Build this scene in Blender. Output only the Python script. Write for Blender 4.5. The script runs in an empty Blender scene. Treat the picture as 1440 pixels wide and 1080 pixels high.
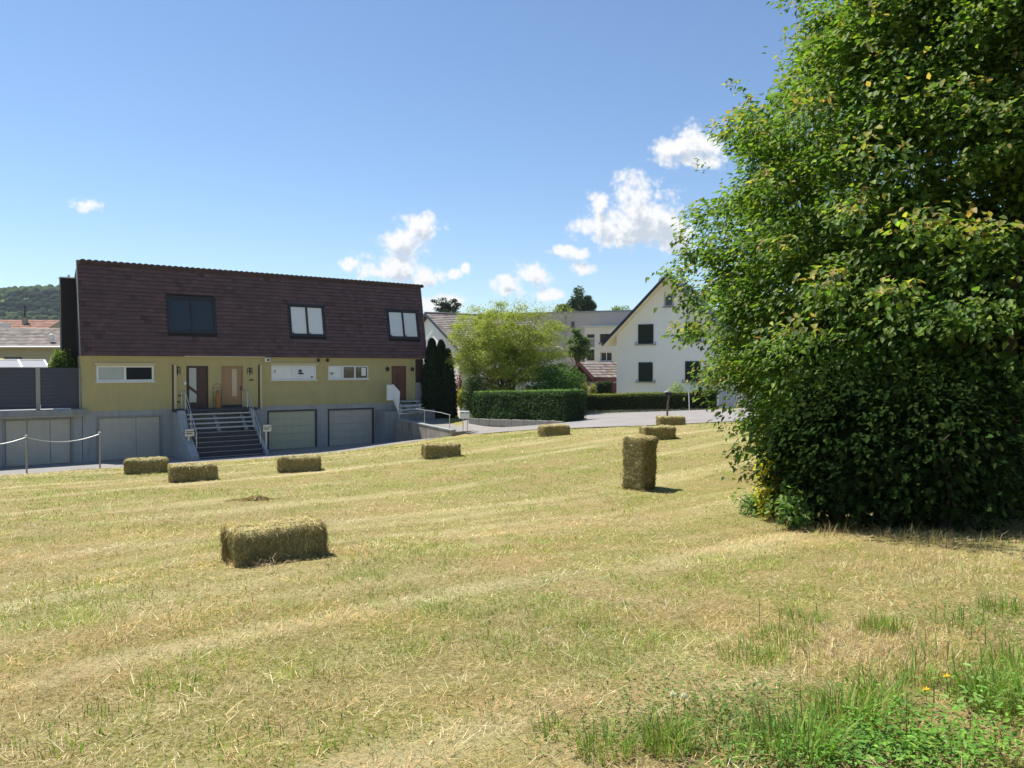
import bpy, math, random
import numpy as np
from mathutils import Vector, Matrix, Euler

random.seed(11)
rng = np.random.default_rng(11)
scene = bpy.context.scene
COL = scene.collection
F = 1081.0
PITCH = math.atan(22 / F)
EYE = 1.6
cp, sp = math.cos(PITCH), math.sin(PITCH)


def W(px, py, D):
    """point at forward distance D (metres) along the line of sight through a spot of the photo"""
    xc, yc = (px - 720) / F, (540 - py) / F
    d = np.array([xc, cp + yc * sp, -sp + yc * cp])
    d = d / d[1] * D
    return np.array([d[0], d[1], d[2] + EYE])


# ------------------------------------------------------------------ noise
def _h(ix, iy, iz, seed):
    v = np.sin(ix * 127.1 + iy * 311.7 + iz * 74.7 + seed * 53.3) * 43758.5453
    return v - np.floor(v)


def vnoise(p, seed=0):
    p = np.asarray(p, float)
    i = np.floor(p)
    f = p - i
    f = f * f * (3 - 2 * f)
    x, y, z = i[:, 0], i[:, 1], i[:, 2]
    o = 0
    for dx in (0, 1):
        wx = f[:, 0] if dx else 1 - f[:, 0]
        for dy in (0, 1):
            wy = f[:, 1] if dy else 1 - f[:, 1]
            for dz in (0, 1):
                wz = f[:, 2] if dz else 1 - f[:, 2]
                o = o + wx * wy * wz * _h(x + dx, y + dy, z + dz, seed)
    return o


def fbm(p, octv=3, seed=0):
    p = np.asarray(p, float)
    o, a, t = 0, 1.0, 0
    for k in range(octv):
        o = o + a * vnoise(p * 2 ** k + 17.3 * k, seed + k)
        t += a
        a *= .5
    return o / t


def P3(x, y, z=0.0):
    x = np.asarray(x, float)
    return np.stack([x, np.asarray(y, float), np.zeros_like(x) + z], 1)


def sstep(a, b, x):
    t = np.clip((np.asarray(x, float) - a) / (b - a), 0, 1)
    return t * t * (3 - 2 * t)


# ------------------------------------------------------------------ object helpers
def tag(o, label=None, cat=None, group=None, kind=None):
    if label:
        o['label'] = label
    if cat:
        o['category'] = cat
    if group:
        o['group'] = group
    if kind:
        o['kind'] = kind
    return o


def empty(name, loc, rz=0.0, label=None, cat=None, group=None):
    o = bpy.data.objects.new(name, None)
    o.empty_display_size = .2
    COL.objects.link(o)
    o.location = loc
    o.rotation_euler = (0, 0, rz)
    return tag(o, label, cat, group)


def link(name, me, mat, parent=None):
    o = bpy.data.objects.new(name, me)
    COL.objects.link(o)
    if mat:
        me.materials.append(mat)
    if parent:
        o.parent = parent
    return o


def np_mesh(name, V, loops, starts, totals, col=None, smooth=False):
    me = bpy.data.meshes.new(name)
    V = np.ascontiguousarray(V, dtype=np.float32)
    me.vertices.add(len(V))
    me.vertices.foreach_set('co', V.ravel())
    me.loops.add(len(loops))
    me.loops.foreach_set('vertex_index', np.asarray(loops, np.int32))
    me.polygons.add(len(starts))
    me.polygons.foreach_set('loop_start', np.asarray(starts, np.int32))
    me.polygons.foreach_set('loop_total', np.asarray(totals, np.int32))
    if smooth:
        me.polygons.foreach_set('use_smooth', np.ones(len(starts), bool))
    me.update(calc_edges=True)
    if col is not None:
        a = me.attributes.new('col', 'FLOAT_COLOR', 'POINT')
        c = np.ones((len(V), 4), np.float32)
        c[:, :3] = col
        a.data.foreach_set('color', c.ravel())
    return me


class MB:
    def __init__(s):
        s.v, s.f, s.c = [], [], []
        s.col = (1, 1, 1)

    def add(s, vs, fs):
        n = len(s.v)
        s.v += [tuple(map(float, v)) for v in vs]
        s.c += [s.col] * len(vs)
        s.f += [tuple(n + i for i in f) for f in fs]
        return s

    def box(s, x0, x1, y0, y1, z0, z1, fn=None):
        vs = [(x, y, z) for z in (z0, z1) for y in (y0, y1) for x in (x0, x1)]
        if fn:
            vs = [fn(*v) for v in vs]
        return s.add(vs, [(0, 2, 3, 1), (4, 5, 7, 6), (0, 1, 5, 4), (2, 6, 7, 3), (0, 4, 6, 2), (1, 3, 7, 5)])

    def prism(s, poly, a0, a1, axis='x'):
        """polygon in the other two axes, extruded along axis"""
        n = len(poly)
        mk = {'x': lambda a, p: (a, p[0], p[1]), 'y': lambda a, p: (p[0], a, p[1]), 'z': lambda a, p: (p[0], p[1], a)}[axis]
        vs = [mk(a0, p) for p in poly] + [mk(a1, p) for p in poly]
        fs = [tuple(range(n))[::-1], tuple(range(n, 2 * n))] + [(i, (i + 1) % n, n + (i + 1) % n, n + i) for i in range(n)]
        return s.add(vs, fs)

    def tube(s, pts, rads, seg=8, cap=True):
        pts = [Vector(p) for p in pts]
        if not hasattr(rads, '__len__'):
            rads = [rads] * len(pts)
        n0 = []
        ref = None
        vs, fs = [], []
        for i, p in enumerate(pts):
            t = (pts[min(i + 1, len(pts) - 1)] - pts[max(i - 1, 0)]).normalized()
            if ref is None:
                ref = t.orthogonal().normalized()
            ref = (ref - t * ref.dot(t)).normalized()
            b = t.cross(ref)
            for k in range(seg):
                a = 2 * math.pi * k / seg
                vs.append(p + (ref * math.cos(a) + b * math.sin(a)) * rads[i])
        for i in range(len(pts) - 1):
            for k in range(seg):
                k2 = (k + 1) % seg
                fs.append((i * seg + k, i * seg + k2, (i + 1) * seg + k2, (i + 1) * seg + k))
        if cap:
            fs.append(tuple(range(seg))[::-1])
            fs.append(tuple((len(pts) - 1) * seg + k for k in range(seg)))
        return s.add(vs, fs)

    def lathe(s, prof, c=(0, 0, 0), seg=16):
        vs, fs = [], []
        for r, z in prof:
            for k in range(seg):
                a = 2 * math.pi * k / seg
                vs.append((c[0] + r * math.cos(a), c[1] + r * math.sin(a), c[2] + z))
        for i in range(len(prof) - 1):
            for k in range(seg):
                k2 = (k + 1) % seg
                fs.append((i * seg + k, i * seg + k2, (i + 1) * seg + k2, (i + 1) * seg + k))
        return s.add(vs, fs)

    def build(s, name, mat, parent=None, smooth=False, col=False, bevel=0):
        me = bpy.data.meshes.new(name)
        me.from_pydata(s.v, [], s.f)
        if smooth:
            me.polygons.foreach_set('use_smooth', [True] * len(me.polygons))
        if col:
            a = me.attributes.new('col', 'FLOAT_COLOR', 'POINT')
            a.data.foreach_set('color', [x for c in s.c for x in (*c, 1)])
        me.update()
        o = link(name, me, mat, parent)
        if bevel:
            m = o.modifiers.new('edge', 'BEVEL')
            m.width = bevel
            m.segments = 2
            m.limit_method = 'ANGLE'
        return o


# ------------------------------------------------------------------ materials
def new_mat(name):
    m = bpy.data.materials.new(name)
    m.use_nodes = True
    nt = m.node_tree
    nt.nodes.clear()
    return m, nt, nt.nodes, nt.links


def surf(name, color, rough=.8, var=.25, scale=2.0, color2=None, bump=0.0, bscale=40, spec=.3, metal=0.0,
         stretch=(1, 1, 1), stain=0.0, attr=False):
    """painted or mineral surface: two scales of mottling between the base colour and a worn tone, fine bump"""
    m, nt, N, L = new_mat(name)
    out = N.new('ShaderNodeOutputMaterial')
    b = N.new('ShaderNodeBsdfPrincipled')
    L.new(b.outputs[0], out.inputs[0])
    b.inputs['Roughness'].default_value = rough
    b.inputs['Specular IOR Level'].default_value = spec
    b.inputs['Metallic'].default_value = metal
    tc = N.new('ShaderNodeTexCoord')
    mp = N.new('ShaderNodeMapping')
    mp.inputs['Scale'].default_value = stretch
    L.new(tc.outputs['Object'], mp.inputs[0])
    n1 = N.new('ShaderNodeTexNoise')
    n1.inputs['Scale'].default_value = scale
    n1.inputs['Detail'].default_value = 8
    n1.inputs['Roughness'].default_value = .65
    L.new(mp.outputs[0], n1.inputs['Vector'])
    mix = N.new('ShaderNodeMix')
    mix.data_type = 'RGBA'
    r = N.new('ShaderNodeMapRange')
    r.inputs['From Min'].default_value = .35
    r.inputs['From Max'].default_value = .7
    L.new(n1.outputs[0], r.inputs[0])
    L.new(r.outputs[0], mix.inputs[0])
    c2 = color2 or tuple(c * (1 - var) for c in color)
    mix.inputs[6].default_value = (*color, 1)
    mix.inputs[7].default_value = (*c2, 1)
    last = mix.outputs[2]
    if attr:
        at = N.new('ShaderNodeAttribute')
        at.attribute_name = 'col'
        mm = N.new('ShaderNodeMix')
        mm.data_type = 'RGBA'
        mm.blend_type = 'MULTIPLY'
        mm.inputs[0].default_value = 1
        L.new(last, mm.inputs[6])
        L.new(at.outputs['Color'], mm.inputs[7])
        last = mm.outputs[2]
    if stain:
        mp2 = N.new('ShaderNodeMapping')
        mp2.inputs['Scale'].default_value = (3, 3, .35)
        L.new(tc.outputs['Object'], mp2.inputs[0])
        n2 = N.new('ShaderNodeTexNoise')
        n2.inputs['Scale'].default_value = 1.6
        n2.inputs['Detail'].default_value = 6
        L.new(mp2.outputs[0], n2.inputs['Vector'])
        r2 = N.new('ShaderNodeMapRange')
        r2.inputs['From Min'].default_value = .48
        r2.inputs['From Max'].default_value = .75
        r2.inputs['To Max'].default_value = stain
        L.new(n2.outputs[0], r2.inputs[0])
        m2 = N.new('ShaderNodeMix')
        m2.data_type = 'RGBA'
        m2.inputs[7].default_value = (.06, .055, .045, 1)
        L.new(r2.outputs[0], m2.inputs[0])
        L.new(last, m2.inputs[6])
        last = m2.outputs[2]
    L.new(last, b.inputs['Base Color'])
    if bump:
        n3 = N.new('ShaderNodeTexNoise')
        n3.inputs['Scale'].default_value = bscale
        n3.inputs['Detail'].default_value = 4
        L.new(tc.outputs['Object'], n3.inputs['Vector'])
        bp = N.new('ShaderNodeBump')
        bp.inputs['Strength'].default_value = bump
        bp.inputs['Distance'].default_value = .02
        L.new(n3.outputs[0], bp.inputs['Height'])
        L.new(bp.outputs[0], b.inputs['Normal'])
    return m


def leafmat(name, transl=.35, rough=.5, spec=.35, gain=1.6, tint=(1.0, 1.05, .55)):
    m, nt, N, L = new_mat(name)
    out = N.new('ShaderNodeOutputMaterial')
    b = N.new('ShaderNodeBsdfPrincipled')
    b.inputs['Roughness'].default_value = rough
    b.inputs['Specular IOR Level'].default_value = spec
    at = N.new('ShaderNodeAttribute')
    at.attribute_name = 'col'
    L.new(at.outputs['Color'], b.inputs['Base Color'])
    t = N.new('ShaderNodeBsdfTranslucent')
    mm = N.new('ShaderNodeMix')
    mm.data_type = 'RGBA'
    mm.blend_type = 'MULTIPLY'
    mm.inputs[0].default_value = 1
    L.new(at.outputs['Color'], mm.inputs[6])
    mm.inputs[7].default_value = (gain * tint[0], gain * tint[1], gain * tint[2], 1)
    L.new(mm.outputs[2], t.inputs[0])
    mx = N.new('ShaderNodeMixShader')
    mx.inputs[0].default_value = transl
    L.new(b.outputs[0], mx.inputs[1])
    L.new(t.outputs[0], mx.inputs[2])
    L.new(mx.outputs[0], out.inputs[0])
    return m


def glassmat(name, col=(.02, .025, .03), rough=.04):
    m, nt, N, L = new_mat(name)
    out = N.new('ShaderNodeOutputMaterial')
    b = N.new('ShaderNodeBsdfPrincipled')
    b.inputs['Base Color'].default_value = (*col, 1)
    b.inputs['Roughness'].default_value = rough
    b.inputs['IOR'].default_value = 1.52
    b.inputs['Specular IOR Level'].default_value = .6
    tc = N.new('ShaderNodeTexCoord')
    n3 = N.new('ShaderNodeTexNoise')
    n3.inputs['Scale'].default_value = 1.3
    L.new(tc.outputs['Object'], n3.inputs['Vector'])
    bp = N.new('ShaderNodeBump')
    bp.inputs['Strength'].default_value = .05
    bp.inputs['Distance'].default_value = .05
    L.new(n3.outputs[0], bp.inputs['Height'])
    L.new(bp.outputs[0], b.inputs['Normal'])
    L.new(b.outputs[0], out.inputs[0])
    return m


M = {}
M['yellow'] = surf('yellow_render', (.44, .375, .18), .9, .1, 1.2, bump=.25, bscale=60, stain=.10)
M['grey'] = surf('grey_painted_plinth', (.36, .365, .345), .85, .14, 1.0, bump=.2, bscale=50, stain=.22)
M['doorgrey'] = surf('grey_door_paint', (.45, .425, .36), .6, .10, 1.5, stain=.10, spec=.4)
M['doorbeige'] = surf('grey_green_roll_door', (.47, .46, .32), .6, .08, 1.5, stain=.08, spec=.4)
M['frame_dark'] = surf('dark_frame', (.03, .03, .038), .5, .2, 3)
M['white'] = surf('white_paint', (.74, .74, .72), .55, .06, 2)
M['tile'] = surf('brown_mansard_tile', (.125, .077, .08), .75, .30, 1.1, color2=(.105, .066, .067), bump=.2, bscale=70, attr=True)
M['tiledark'] = surf('dark_ridge_tile', (.07, .042, .038), .8, .25, 3)
M['cladding'] = surf('black_brown_cladding', (.022, .018, .02), .7, .2, 3)
M['metal'] = surf('galvanised_metal', (.55, .56, .56), .4, .15, 6, metal=.6)
M['cream'] = surf('cream_trim', (.55, .47, .28), .7, .08, 3)
M['darkmetal'] = surf('dark_metal', (.03, .03, .03), .5, .1, 5)
M['wood_dark'] = surf('dark_door_wood', (.075, .045, .038), .5, .25, 4, stretch=(4, 4, .6))
M['wood_light'] = surf('light_door_wood', (.36, .22, .12), .55, .25, 4, stretch=(6, 6, .5))
M['wood_red'] = surf('red_brown_door_wood', (.16, .07, .05), .55, .25, 4, stretch=(6, 6, .5))
M['door_panel_glass'] = surf('warm_door_glass', (.50, .38, .28), .3, .08, 3, spec=.5)
M['undergrowth'] = leafmat('undergrowth_leaf', .2, .95, .02, 1.5)
M['kerbstone'] = surf('kerb_stone', (.24, .23, .21), .9, .25, 3, stain=.3)
M['terracotta'] = surf('orange_figure', (.36, .17, .06), .8, .3, 6)
M['step'] = surf('dark_stone_step', (.06, .062, .072), .8, .25, 5, bump=.2)
M['nosing'] = surf('pale_step_edge', (.42, .43, .44), .7, .15, 6)
M['cheek'] = surf('pale_cheek_concrete', (.36, .38, .38), .85, .15, 2, stain=.25)
M['concrete'] = surf('weathered_concrete', (.34, .31, .26), .9, .25, 1.5, bump=.3, stain=.55)
M['asphalt'] = surf('asphalt', (.23, .213, .20), .9, .18, .6, color2=(.29, .268, .25), bump=.35, bscale=90)
M['paving'] = surf('driveway_asphalt', (.28, .265, .25), .9, .18, .8, color2=(.21, .2, .19), bump=.3, bscale=80)
M['fence'] = surf('slate_fence_board', (.058, .062, .085), .6, .12, 2.5)
M['post'] = surf('pale_fence_post', (.33, .32, .28), .7, .12, 4)
M['slab'] = surf('terrace_slab', (.27, .28, .285), .85, .12, 2, stain=.3)
M['whitewall'] = surf('white_render', (.85, .86, .87), .9, .03, .8, bump=.15, bscale=60, stain=.03)
M['soffit'] = surf('cream_soffit', (.80, .74, .58), .8, .05, 2)
M['roofblue'] = surf('dark_roof_edge', (.035, .045, .075), .6, .2, 3)
M['shutter'] = surf('dark_green_shutter', (.018, .035, .035), .55, .15, 4)
M['pantile'] = surf('grey_brown_tiles', (.26, .225, .195), .85, .3, 2.2, color2=(.16, .14, .125), bump=.2, bscale=30, attr=True)
M['redtile'] = surf('red_tiles', (.29, .15, .10), .85, .3, 2.5, color2=(.2, .11, .08), bump=.2, bscale=30, attr=True)
M['shedtile'] = surf('shed_tiles', (.25, .215, .19), .85, .25, 2.5, color2=(.18, .15, .135), attr=True)
M['oxblood'] = surf('oxblood_board', (.085, .028, .028), .7, .2, 4, stretch=(5, 5, .6))
M['beige'] = surf('beige_render', (.34, .32, .26), .9, .08, 1)
M['flatgrey'] = surf('taupe_render', (.40, .365, .35), .9, .08, .6)
M['flatwhite'] = surf('off_white_render', (.68, .65, .61), .9, .06, .6)
M['poly'] = surf('milky_panel', (.30, .30, .30), .4, .06, 1)
M['canvas'] = surf('yellow_canvas', (.72, .52, .03), .8, .12, 3)
M['bark'] = surf('bark', (.12, .09, .065), .95, .4, 6, bump=.6, bscale=25, stretch=(1, 1, .25))
M['twig'] = surf('twig_core', (.035, .034, .018), .95, .4, 6)
M['postwood'] = surf('grey_post_wood', (.15, .12, .09), .9, .3, 6, stretch=(6, 6, .8))
M['twine'] = surf('baler_twine', (.30, .22, .09), .9, .2, 20)
M['glass'] = glassmat('window_glass')
M['blind'] = surf('pale_blind', (.66, .68, .70), .35, .05, 2, spec=.5)
M['frost'] = surf('frosted_glass', (.40, .44, .42), .3, .1, 3, spec=.5)
M['leaf'] = leafmat('broad_leaf', .38, .58, .27, 2.2)
M['leaf2'] = leafmat('garden_leaf', .36, .55, .2, 1.8)
M['needle'] = leafmat('needle_leaf', .12, .9, .03, 1.3)
M['grassmat'] = leafmat('grass_blade', .30, .6, .25, 1.3, (1.05, 1.0, .6))
M['haymat'] = leafmat('hay_stalk', .20, .8, .12, 1.2, (1.05, 1.0, .75))


def ground_mat():
    m, nt, N, L = new_mat('mown_field')
    out = N.new('ShaderNodeOutputMaterial')
    b = N.new('ShaderNodeBsdfPrincipled')
    b.inputs['Roughness'].default_value = .95
    b.inputs['Specular IOR Level'].default_value = .1
    L.new(b.outputs[0], out.inputs[0])
    g = N.new('ShaderNodeNewGeometry')

    def noise(scale, detail=6, rough=.6, rot=None, st=None):
        n = N.new('ShaderNodeTexNoise')
        n.inputs['Scale'].default_value = scale
        n.inputs['Detail'].default_value = detail
        n.inputs['Roughness'].default_value = rough
        if st:
            mp = N.new('ShaderNodeMapping')
            mp.vector_type = 'TEXTURE'
            mp.inputs['Rotation'].default_value = (0, 0, rot)
            mp.inputs['Scale'].default_value = st
            L.new(g.outputs['Position'], mp.inputs[0])
            L.new(mp.outputs[0], n.inputs['Vector'])
        else:
            L.new(g.outputs['Position'], n.inputs['Vector'])
        return n.outputs[0]

    def rng_(x, a, b_, lo=0, hi=1):
        r = N.new('ShaderNodeMapRange')
        r.interpolation_type = 'SMOOTHSTEP'
        for k, v in zip(('From Min', 'From Max', 'To Min', 'To Max'), (a, b_, lo, hi)):
            r.inputs[k].default_value = v
        L.new(x, r.inputs[0])
        return r.outputs[0]

    def mix(f, a, c):
        k = N.new('ShaderNodeMix')
        k.data_type = 'RGBA'
        L.new(f, k.inputs[0])
        for s, v in ((6, a), (7, c)):
            if isinstance(v, tuple):
                k.inputs[s].default_value = (*v, 1)
            else:
                L.new(v, k.inputs[s])
        return k.outputs[2]

    big = rng_(noise(.22, 4, .55), .38, .62)
    base = mix(big, (.245, .21, .068), (.30, .22, .09))
    med = rng_(noise(1.1, 5, .65), .42, .66)
    base = mix(med, base, (.20, .21, .042))
    sxy = N.new('ShaderNodeSeparateXYZ')
    L.new(g.outputs['Position'], sxy.inputs[0])

    def mth(op, a, b_):
        k = N.new('ShaderNodeMath')
        k.operation = op
        for i_, v_ in enumerate((a, b_)):
            if isinstance(v_, (int, float)):
                k.inputs[i_].default_value = v_
            else:
                L.new(v_, k.inputs[i_])
        return k.outputs[0]
    cc_ = mth('ADD', mth('MULTIPLY', sxy.outputs[0], -math.sin(math.radians(40))), mth('MULTIPLY', sxy.outputs[1], math.cos(math.radians(40))))
    ln_ = mth('SINE', mth('MULTIPLY', cc_, 2 * math.pi / 2.3), 0)
    lane = mth('MULTIPLY', rng_(ln_, .72, .98, 0, .6), rng_(noise(.6, 4, .6, math.radians(40), (4, 1.2, 1)), .40, .60))
    base = mix(lane, base, (.55, .48, .27))
    streak = rng_(noise(1.0, 5, .6, math.radians(40), (9.0, .9, 1)), .48, .70, 0, .7)
    base = mix(streak, base, (.49, .425, .215))
    dark = rng_(noise(2.3, 5, .7, math.radians(40), (2.5, .8, 1)), .60, .78, 0, .55)
    base = mix(dark, base, (.11, .08, .03))
    fine = rng_(noise(38, 4, .75), .40, .68, 0, .75)
    base = mix(fine, base, (.47, .40, .20))
    fine2 = rng_(noise(30, 5, .75), .50, .70, 0, .8)
    base = mix(fine2, base, (.07, .06, .018))
    L.new(base, b.inputs['Base Color'])
    bp = N.new('ShaderNodeBump')
    bp.inputs['Strength'].default_value = .8
    bp.inputs['Distance'].default_value = .05
    L.new(noise(22, 6, .75), bp.inputs['Height'])
    L.new(bp.outputs[0], b.inputs['Normal'])
    return m


M['ground'] = ground_mat()

# ------------------------------------------------------------------ house axes and terrain
HA = math.radians(90 - 52.9)
ux, uy = math.cos(HA), math.sin(HA)          # along the facade, to the right and away
vx, vy = -uy, ux                              # into the house
BASE = -3.2
h0 = W(115, 651, 39.2)
HX, HY = h0[0], h0[1]


def uw(x, y):
    dx, dy = np.asarray(x) - HX, np.asarray(y) - HY
    return dx * ux + dy * uy, dx * vx + dy * vy


def xy(u, w):
    return HX + u * ux + w * vx, HY + u * uy + w * vy


def fz(px, py, w=0.0):
    """house coordinates (u, z above the garage floor) of a photo spot lying on the plane w"""
    d = W(px, py, 1.0)
    d[2] -= EYE
    a = d[0] * vx + d[1] * vy
    t = (w + HX * vx + HY * vy) / a
    x, y, z = d[0] * t, d[1] * t, EYE + d[2] * t
    return float((x - HX) * ux + (y - HY) * uy), float(z - BASE)


def edge_s(u):
    return 5.2 + 1.3 * np.clip(np.asarray(u, float) / 14, 0, 1) + 1.3 * np.clip((np.asarray(u, float) - 14) / 4.5, 0, 1)


def drive_z(u, s):
    return BASE + np.asarray(s, float) * (.04 + .085 * sstep(10, 18.5, u))


ctrl = []
for a in ((385, 788, 7.7), (900, 690, 14.2), (775, 614, 24.0), (925, 618, 21.5), (943, 599, 27.0), (620, 646, 19.2), (420, 666, 18.2),
          (272, 679, 16.2), (206, 667, 18.4), (1250, 750, 9.6), (1090, 742, 11.2), (700, 608, 39.5), (800, 603, 33), (900, 601, 30),
          (1000, 596, 28.5), (1120, 589, 27.5), (800, 583, 50), (900, 580, 50), (1037, 575.5, 48), (665, 591, 47), (797, 594, 40.3),
          (655, 612, 44.6), (1200, 569, 47)):
    ctrl.append(W(*a))
for p in ((0, 0, 0), (0, 3.2, -.10), (3.5, 3.5, -.08), (-3, 3.6, -.12), (6, 5, -.1), (-6, 6, -.5), (-10, 12, -.75), (-14, 18, -1.1),
          (12, 12, -.25), (20, 20, .1), (-20, 8, -.8), (0, -12, .3), (-20, -10, 0), (20, -10, .4), (30, 35, -.1), (8, 62, -1.7),
          (-4, 60, -1.9), (25, 60, -1.2), (0, 80, -2.0), (40, 80, -1.2), (-40, 75, -2.6), (-60, 40, -3.1)):
    ctrl.append(np.array(p, float))
for u in (-16, -12, -8, -4, 0, 4, 8, 12, 15):
    s = float(edge_s(u))
    x, y = xy(u, -s)
    ctrl.append(np.array([x, y, float(drive_z(u, s)) + .02]))
for u in (20.5, 24):
    for w in (-1, 4):
        x, y = xy(u, w)
        ctrl.append(np.array([x, y, -1.75]))
ctrl = np.array(ctrl)


def _phi(r2):
    return np.where(r2 > 1e-9, .5 * r2 * np.log(np.maximum(r2, 1e-9)), 0)


_n = len(ctrl)
_A = np.zeros((_n + 3, _n + 3))
_d2 = ((ctrl[:, None, :2] - ctrl[None, :, :2]) ** 2).sum(2)
_A[:_n, :_n] = _phi(_d2) + np.eye(_n) * 12.0
_A[:_n, _n] = 1
_A[:_n, _n + 1:] = ctrl[:, :2]
_A[_n:, :_n] = _A[:_n, _n:].T
_sol = np.linalg.solve(_A, np.concatenate([ctrl[:, 2], np.zeros(3)]))


def gz(x, y):
    x = np.atleast_1d(np.asarray(x, float))
    y = np.atleast_1d(np.asarray(y, float))
    sh = x.shape
    x, y = x.ravel(), y.ravel()
    out = np.zeros_like(x)
    for i in range(0, len(x), 60000):
        xs, ys = x[i:i + 60000], y[i:i + 60000]
        d2 = (xs[:, None] - ctrl[None, :, 0]) ** 2 + (ys[:, None] - ctrl[None, :, 1]) ** 2
        out[i:i + 60000] = _phi(d2) @ _sol[:_n] + _sol[_n] + _sol[_n + 1] * xs + _sol[_n + 2] * ys
    r = np.hypot(x, y - 35)
    t = sstep(48, 80, r)
    out = np.clip(out, -4, 1.2) * (1 - t) + (-2.3) * t
    u, w = uw(x, y)
    s = -w
    dz = drive_z(u, np.clip(s, 0, 9)) - .06
    ins = (u > -18) & (u < 18.35) & (s < edge_s(u)) & (s > -9)
    out = np.where(ins, np.minimum(dz, BASE + .6), out)
    return out.reshape(sh)


def g1(x, y):
    return float(gz([x], [y])[0])


def hit(px, py):
    """where the line of sight through a photo spot meets the ground"""
    D = np.concatenate([np.arange(2.5, 30, .05), np.arange(30, 90, .1)])
    pts = np.array([W(px, py, d) for d in D])
    below = pts[:, 2] - gz(pts[:, 0], pts[:, 1])
    k = np.argmax(below < 0) if (below < 0).any() else len(D) - 1
    return pts[k]


def axis_lin():
    a = np.concatenate([-np.geomspace(1500, 47, 26), np.arange(-46, 30.1, .5), np.geomspace(31, 1500, 28)])
    b = np.concatenate([-np.geomspace(400, 7, 12), np.arange(-6, 70.1, .5), np.geomspace(71, 1600, 26)])
    return a, b


ax, by = axis_lin()
GX, GY = np.meshgrid(ax, by)
GZ = gz(GX.ravel(), GY.ravel())
near = np.hypot(GX.ravel(), GY.ravel() - 10) < 40
bump_ = (fbm(P3(GX.ravel() * .9, GY.ravel() * .9), 3, 5) - .5) * .07
GZ = GZ + np.where(near, bump_, 0)
nx, ny = len(ax), len(by)
idx = np.arange(nx * ny).reshape(ny, nx)
q = np.stack([idx[:-1, :-1], idx[:-1, 1:], idx[1:, 1:], idx[1:, :-1]], -1).reshape(-1, 4)
me = np_mesh('ground', np.stack([GX.ravel(), GY.ravel(), GZ], 1), q.ravel(), np.arange(len(q)) * 4, np.full(len(q), 4), smooth=True)
tag(link('ground', me, M['ground']), kind='structure')


def sheet(name, near_l, far_l, mat, lift, nu=90, nv=24, zf=None):
    A, B = np.array(near_l, float), np.array(far_l, float)

    def samp(Pl, t):
        seg = np.concatenate([[0], np.cumsum(np.linalg.norm(np.diff(Pl, axis=0), axis=1))])
        seg /= seg[-1]
        return np.stack([np.interp(t, seg, Pl[:, k]) for k in range(2)], 1)
    t = np.linspace(0, 1, nu)
    a, b = samp(A[:, :2], t), samp(B[:, :2], t)
    v = np.linspace(0, 1, nv)[:, None, None]
    G = a[None] * (1 - v) + b[None] * v
    X, Y = G[..., 0].ravel(), G[..., 1].ravel()
    Z = (zf(X, Y) if zf else gz(X, Y)) + lift
    ii = np.arange(nu * nv).reshape(nv, nu)
    qq = np.stack([ii[:-1, :-1], ii[:-1, 1:], ii[1:, 1:], ii[1:, :-1]], -1).reshape(-1, 4)
    me = np_mesh(name, np.stack([X, Y, Z], 1), qq.ravel(), np.arange(len(qq)) * 4, np.full(len(qq), 4), smooth=True)
    return tag(link(name, me, mat), kind='structure')


near_edge = [W(*a) for a in ((652, 611.5, 44.4), (700, 608, 39.5), (760, 604.5, 35.5), (800, 603, 33), (900, 601, 30), (1000, 596, 28.5), (1040, 593, 28), (1200, 586, 27), (1500, 575, 26))]
far_edge = [W(*a) for a in ((650, 592, 49), (700, 592, 46), (797, 594.5, 41.4), (803, 583, 50.2), (900, 580, 50), (1037, 575.5, 48), (1200, 570, 46.5), (1500, 560, 45))]
sheet('road', near_edge, far_edge, M['asphalt'], .035, 160, 40)
NE = np.array([[p[0] / p[1], p[1]] for p in near_edge])
us = np.linspace(-15, 17.95, 60)
sheet('driveway', [xy(u, -float(edge_s(u))) for u in us], [xy(u, .3) for u in us], M['paving'], .0, 70, 16,
      lambda X, Y: drive_z(uw(X, Y)[0], np.clip(-uw(X, Y)[1], 0, 9)) + .0)


def is_grass(x, y):
    u, w = uw(x, y)
    ok = -w > edge_s(np.clip(u, -20, 18.5)) - .25
    r = x / np.maximum(y, .1)
    d = np.interp(r, NE[:, 0], NE[:, 1])
    return ok & ((r < NE[0, 0]) | (y < d + .2))


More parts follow.
